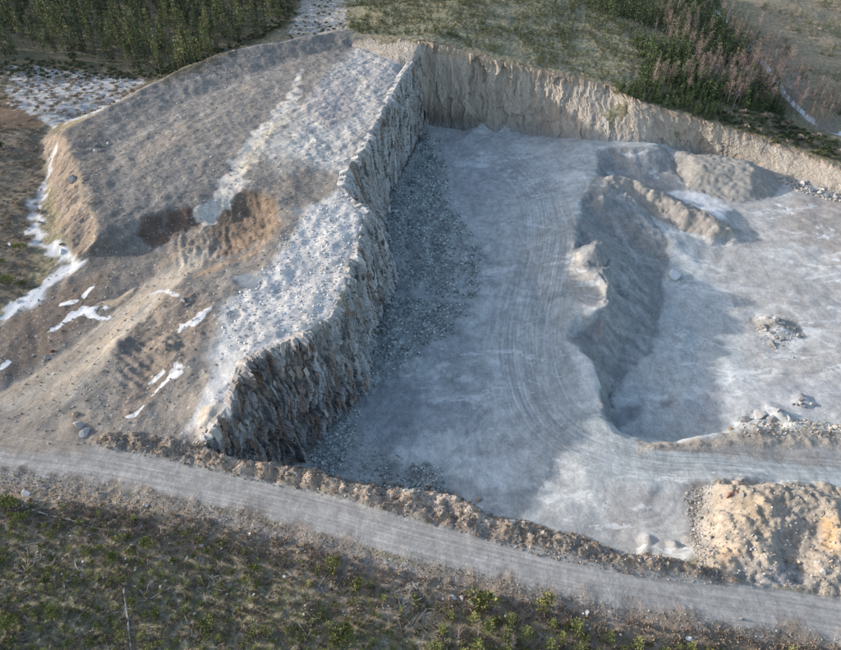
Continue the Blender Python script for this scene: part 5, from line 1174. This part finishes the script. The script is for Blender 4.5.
# plantation with bare birches on the right
PLA = [(545, -60), (565, 0), (622, 28), (640, 52), (645, 70), (632, 82), (700, 100), (745, 112), (785, 116), (760, 66), (722, 16), (712, -20), (715, -60)]
a_ = thin(scatter_poly(PLA, 8000), 2.0)
dens = fbm(a_[:, 0], a_[:, 1], 30, 2, 401); a_ = a_[dens > -.35]
xy = near_first(a_)
for p in xy[:190]: YSPR.put('young_spruce', p[0], p[1], .7 + .65 * RS.rand(), 'young dark green spruce in the plantation above the back wall', 'tree', 'young spruces of the plantation')
xr = xy[190:]; YSPR.merged('plantation', xr, .7 + .7 * RS.rand(len(xr)), 2)
bx_ = [scatter_poly([(655, 5), (690, 20), (712, 45), (700, 62), (668, 50), (650, 30)], 60), scatter_poly([(690, 60), (740, 70), (778, 98), (770, 112), (730, 108), (695, 88)], 140), scatter_poly([(700, -10), (722, 12), (770, 80), (800, 112), (775, 112), (730, 50)], 110),
       scatter_poly([(600, -20), (715, -40), (712, 20), (650, 10)], 60), scatter_poly([(655, 70), (700, 84), (700, 100), (650, 92)], 16), scatter_poly([(780, 90), (815, 120), (835, 138), (800, 128), (770, 112)], 40), scatter_poly([(728, 10), (770, 40), (790, 70), (841, 100), (841, 132), (800, 108), (765, 60)], 60)]
bx_ = near_first(thin(np.concatenate(bx_), 1.3))
for p in bx_[:290]: BIRCH.put('birch_tree', p[0], p[1], .55 + .55 * RS.rand(), 'bare birch with pale trunk and brownish twigs in the strip beside the snowy track', 'tree', 'bare birches beside the snowy track')
if len(bx_) > 290: BIRCH.merged('distant_birch_wood', bx_[290:], .6 + .5 * RS.rand(len(bx_) - 290), 2)
# dark shrubs along the rim of the back wall
xy = near_first(thin(scatter_poly([(612, 80), (640, 86), (700, 98), (722, 114), (717, 121), (690, 115), (640, 101), (616, 95)], 420), 1.25))
for p in xy[:105]: YSPR.put('young_spruce', p[0], p[1], .45 + .3 * RS.rand(), 'small dense spruce on the rim of the back wall', 'tree', 'small spruces on the rim of the back wall')
xy = thin(scatter_poly([(720, 112), (790, 122), (841, 145), (880, 160), (880, 180), (841, 164), (790, 148), (740, 132), (716, 122)], 420), 1.4)
n_ = len(xy) // 2
for p in xy[:40]: DSHRB.put('shrub', p[0], p[1], .7 + .6 * RS.rand(), 'dark olive shrub on the rim above the right part of the back wall', 'shrub', 'shrubs on the rim above the right back wall')
DSHRB.merged('rim_scrub', xy[40:n_ + 40], .5 + .5 * RS.rand(n_)); BRUSH.merged('rim_scrub', xy[n_ + 40:], .9 + .8 * RS.rand(len(xy[n_ + 40:])))
# saplings on the clearing and tufts on the moor
CLR = [(352, 34), (345, 0), (330, -60), (615, -60), (640, 36), (642, 70), (615, 84), (560, 70), (500, 56), (432, 38)]
xy = thin(scatter_poly(CLR, 9000), .9); d_ = fbm(xy[:, 0], xy[:, 1], 14, 2, 411); xy = xy[d_ > -.35 + .5 * RS.rand(len(xy)) - .2]
SAPL.merged('clearing_saplings', xy, .8 + 1.0 * RS.rand(len(xy)) ** 1.5, 1)
xy = thin(scatter_poly([(735, -60), (765, 30), (795, 90), (841, 118), (960, 160), (960, -60)], 5200), 1.4); d_ = fbm(xy[:, 0], xy[:, 1], 26, 3, 412); xy = xy[d_ > -.05]
h_ = len(xy) // 3; BRUSH.merged('moor_tufts', xy[h_:], .6 + .8 * RS.rand(len(xy) - h_), 2); SAPL.merged('moor_saplings', xy[:h_], .9 + .9 * RS.rand(h_), 1)
xy = np.concatenate([scatter_poly([(800, 20), (841, 28), (900, 40), (900, 50), (830, 38)], 60), scatter_poly([(795, 68), (841, 76), (900, 84), (900, 94), (841, 84), (800, 76)], 90), scatter_poly([(805, 96), (841, 104), (880, 112), (880, 125), (830, 112)], 50), scatter_poly([(735, 15), (760, 30), (765, 45), (748, 36)], 20)])
YSPR.merged('moor_spruces', thin(xy, 1.8), .35 + .35 * RS.rand(len(thin(xy, 1.8))), 2)
# left edge shrubs
for (u, v, s_c, lb) in ((22, 249, 1.9, 'large green shrub topmost of the trio at the left edge'), (10, 282, 2.1, 'large dark green shrub in the middle of the trio at the left edge'), (24, 284, 1.3, 'smaller green shrub right of the large one at the left edge'),
                        (2, 262, 1.2, 'small shrub cut by the left edge of the picture'), (62, 247, .8, 'tiny shrub beside the bend of the snow strip'), (2, 148, 1.6, 'dark shrub at the left edge beside the brown bank')):
    p = onto([(u, v)])[0]; (DSHRB if v < 150 else SHRUB).put('shrub', p[0], p[1], s_c, lb, 'shrub', None)
xy = thin(scatter_poly([(-60, 120), (40, 130), (44, 200), (30, 300), (-60, 330)], 420), 1.2); BRUSH.merged('brown_scrub', xy, .5 + .8 * RS.rand(len(xy)))

# heath below the road
HEA = [(-40, 498), (100, 512), (200, 535), (300, 562), (400, 596), (500, 612), (600, 634), (720, 650), (760, 720), (-60, 720)]
pts_ = thin(scatter_poly(HEA, 1500), 1.5); d_ = fbm(pts_[:, 0], pts_[:, 1], 9, 3, 421)
xy = near_first(pts_[d_ > -.28]); cnt = 0; left = []
for p in xy:
    on = abs(p[0]) < p[1] * .78 + 3 and p[1] < 72
    if cnt < 290 and p[1] > 36 and p[0] < 40:
        cnt += 1; s = .55 + .75 * RS.rand()
        if RS.rand() < .6: SHRUB.put('pine_sapling', p[0], p[1], s * .85, 'knee high yellow green pine sapling in the heath below the road', 'sapling', 'pine saplings in the heath below the road')
        else: YPIN.put('pine_sapling', p[0], p[1], s * .42, 'small upright pine sapling in the heath below the road', 'sapling', 'upright pine saplings in the heath below the road')
    else: left.append(p)
if left: left = np.array(left); SHRUB.merged('low_saplings', left, .3 + .45 * RS.rand(len(left)))
xy = thin(scatter_poly(HEA, 2600), .8); SHRUB.merged('low_saplings', xy, .28 + .3 * RS.rand(len(xy)), 2)
for (u, v, s_c, lb) in ((11, 508, 2.0, 'largest yellow green pine at the upper left corner of the heath'), (22, 520, 1.4, 'green pine just right of the largest one at the left of the heath'), (148, 547, 1.7, 'round green pine right of the snags in the upper heath'), (112, 560, 1.5, 'light green pine above the long pale log'),
                        (332, 566, 1.7, 'green pine standing above the leaning stick'), (358, 586, 1.5, 'yellow green pine between the leaning stick and the brush pile'), (345, 637, 2.6, 'tall light green pine at the bottom edge left of centre'), (60, 615, 1.6, 'dark green pine left of the long pale log'),
                        (8, 630, 2.2, 'dark green pine in the lower left corner'), (204, 630, 1.7, 'green pine low in the heath right of the long pale log'), (482, 600, 2.6, 'dark green pine behind the row of white boulders'), (543, 608, 2.0, 'dark pine at the edge of the rust brown strip')):
    p = onto([(u, v)])[0]; SHRUB.put('pine_tree', p[0], p[1], s_c * .9, lb, 'tree', None, sz=1.25)
xy = thin(scatter_poly([(440, 622), (470, 600), (520, 618), (600, 632), (640, 645), (720, 652), (841, 662), (841, 700), (430, 700)], 500), 2.2)
for p in xy: YPIN.put('young_pine', p[0], p[1], .5 + .55 * RS.rand(), 'young bushy pine in the thicket at the bottom right below the road', 'tree', 'young pines of the bottom right thicket')
for (u, v) in ((503, 640), (512, 648), (478, 636), (458, 640)):
    p = onto([(u, v)])[0]; BIRCH.put('birch_tree', p[0], p[1], .45 + .1 * RS.rand(), 'bare young birch among the pines at the bottom centre', 'tree', 'bare young birches at the bottom centre')
# rust brown brush on the verge
xy = thin(np.concatenate([scatter_poly([(0, 498), (100, 506), (200, 520), (300, 545), (400, 572), (500, 596), (600, 618), (841, 650), (841, 665), (600, 640), (400, 600), (200, 545), (0, 520)], 1900)]), .8)
BRUSH.merged('rust_brush', xy, .3 + .5 * RS.rand(len(xy)))
xy = thin(scatter_poly(BERM, 500), 1.0); BRUSH.merged('dry_brush', xy, .25 + .35 * RS.rand(len(xy)))
xy = thin(scatter_poly(HEA, 2600), .8); BRUSH.merged('heather', xy, .3 + .45 * RS.rand(len(xy)))

# fallen wood
def log(name, P, R, label, cat, branches=0):
    W = onto(P); W[:, 2] = sample(Z, W[:, 0], W[:, 1]) + R[0] * 1.2 + .15
    e = bpy.data.objects.new(name, None); COL.objects.link(e); e.location = W[0]; e['label'] = label; e['category'] = cat
    v, f = cone_tube(W - W[0], R, 7); o = link('stem', make_mesh('stem', v, f, M_DED, smooth=True), e)
    for k in range(branches):
        i = RS.randint(len(W) - 1); t = RS.rand(); p = (W[i] * (1 - t) + W[i + 1] * t) - W[0]; d = RS.randn(3) * .9; d[2] = abs(d[2]) * .5 + .1
        v, f = cone_tube([p, p + d * .5, p + d], [.05, .03, .01], 4); link('branch', make_mesh('branch', v, f, M_DED, smooth=False), e)
log('fallen_log', [(124, 586), (126, 602), (128, 618), (129.5, 634), (132, 652)], [.11, .14, .14, .12, .07], 'long pale bleached log lying towards the bottom edge left of centre', 'log', 5)
log('fallen_log', [(33, 511), (50, 516), (72, 521), (90, 527), (106, 531)], [.13, .11, .09, .06, .03], 'thin bleached trunk lying slantwise in the upper left heath', 'log', 4)
log('leaning_stick', [(327, 574), (322, 583), (317, 592)], [.08, .06, .04], 'thin leaning dead stem in the middle of the heath', 'log', 1)
log('dead_stem', [(128, 550), (132, 545), (135, 543)], [.1, .08, .04], 'short pale snag above the long log', 'log', 3)
log('dead_stem', [(75, 560), (76, 566), (79, 571)], [.09, .07, .04], 'short pale snag left of the long log', 'log', 2)
log('dead_stem', [(140, 590), (146, 598), (152, 603)], [.07, .05, .03], 'thin dead stem lying just right of the long log', 'log', 2)
log('dead_stem', [(298, 624), (304, 632), (309, 640)], [.08, .06, .03], 'pale dead stem lying low in the heath at centre', 'log', 2)
def sticks(name, xy, n, smin, smax, rad, hgt, label=None, cat=None):
    VV = []; FF = []; off = 0
    for x, y in xy:
        z = float(sample(Z, x, y))
        for k in range(n):
            c = np.array([x, y, z]) + np.array([RS.randn() * rad, RS.randn() * rad, .05 + RS.rand() * hgt]); a = RS.rand() * 6.28; L = smin + (smax - smin) * RS.rand()
            d = np.array([math.cos(a), math.sin(a), RS.randn() * .25]) * L / 2; v, f = cone_tube([c - d, c + d], [.024, .010], 3); VV.append(v); FF.append(f + off); off += len(v)
    me = make_mesh(name, np.concatenate(VV), np.concatenate(FF), M_DED, smooth=False); o = link(name, me)
    if label: o['label'] = label; o['category'] = cat
    else: o['kind'] = 'stuff'
for (u, v, n, s, lb) in ((400, 600, 90, 1.5, 'large grey pile of dead branches below the road at centre'), (412, 594, 40, .9, 'small grey heap of dead branches just right of the large pile'), (392, 612, 40, .9, 'small grey heap of dead branches under the large pile'), (208, 585, 45, 1.2, 'grey tangle of dead branches in the heath left of centre'),
                         (35, 556, 50, 1.3, 'grey tangle of dead branches at the left of the heath'), (318, 536, 25, .9, 'grey brush heap in the brown strip below the road'), (430, 630, 50, 1.2, 'grey brush heap left of the bottom birches')):
    p = onto([(u, v)])[0]; sticks('brush_pile', [(p[0], p[1])], n, .8, 2.4, s, .8, lb, 'brush pile')
xy = scatter_poly(HEA, 620); sticks('dead_twigs', xy, 3, .5, 2.0, .7, .15)
xy = scatter_poly(CLR, 700); sticks('clearing_slash', xy, 2, .8, 2.6, 1.2, .25)
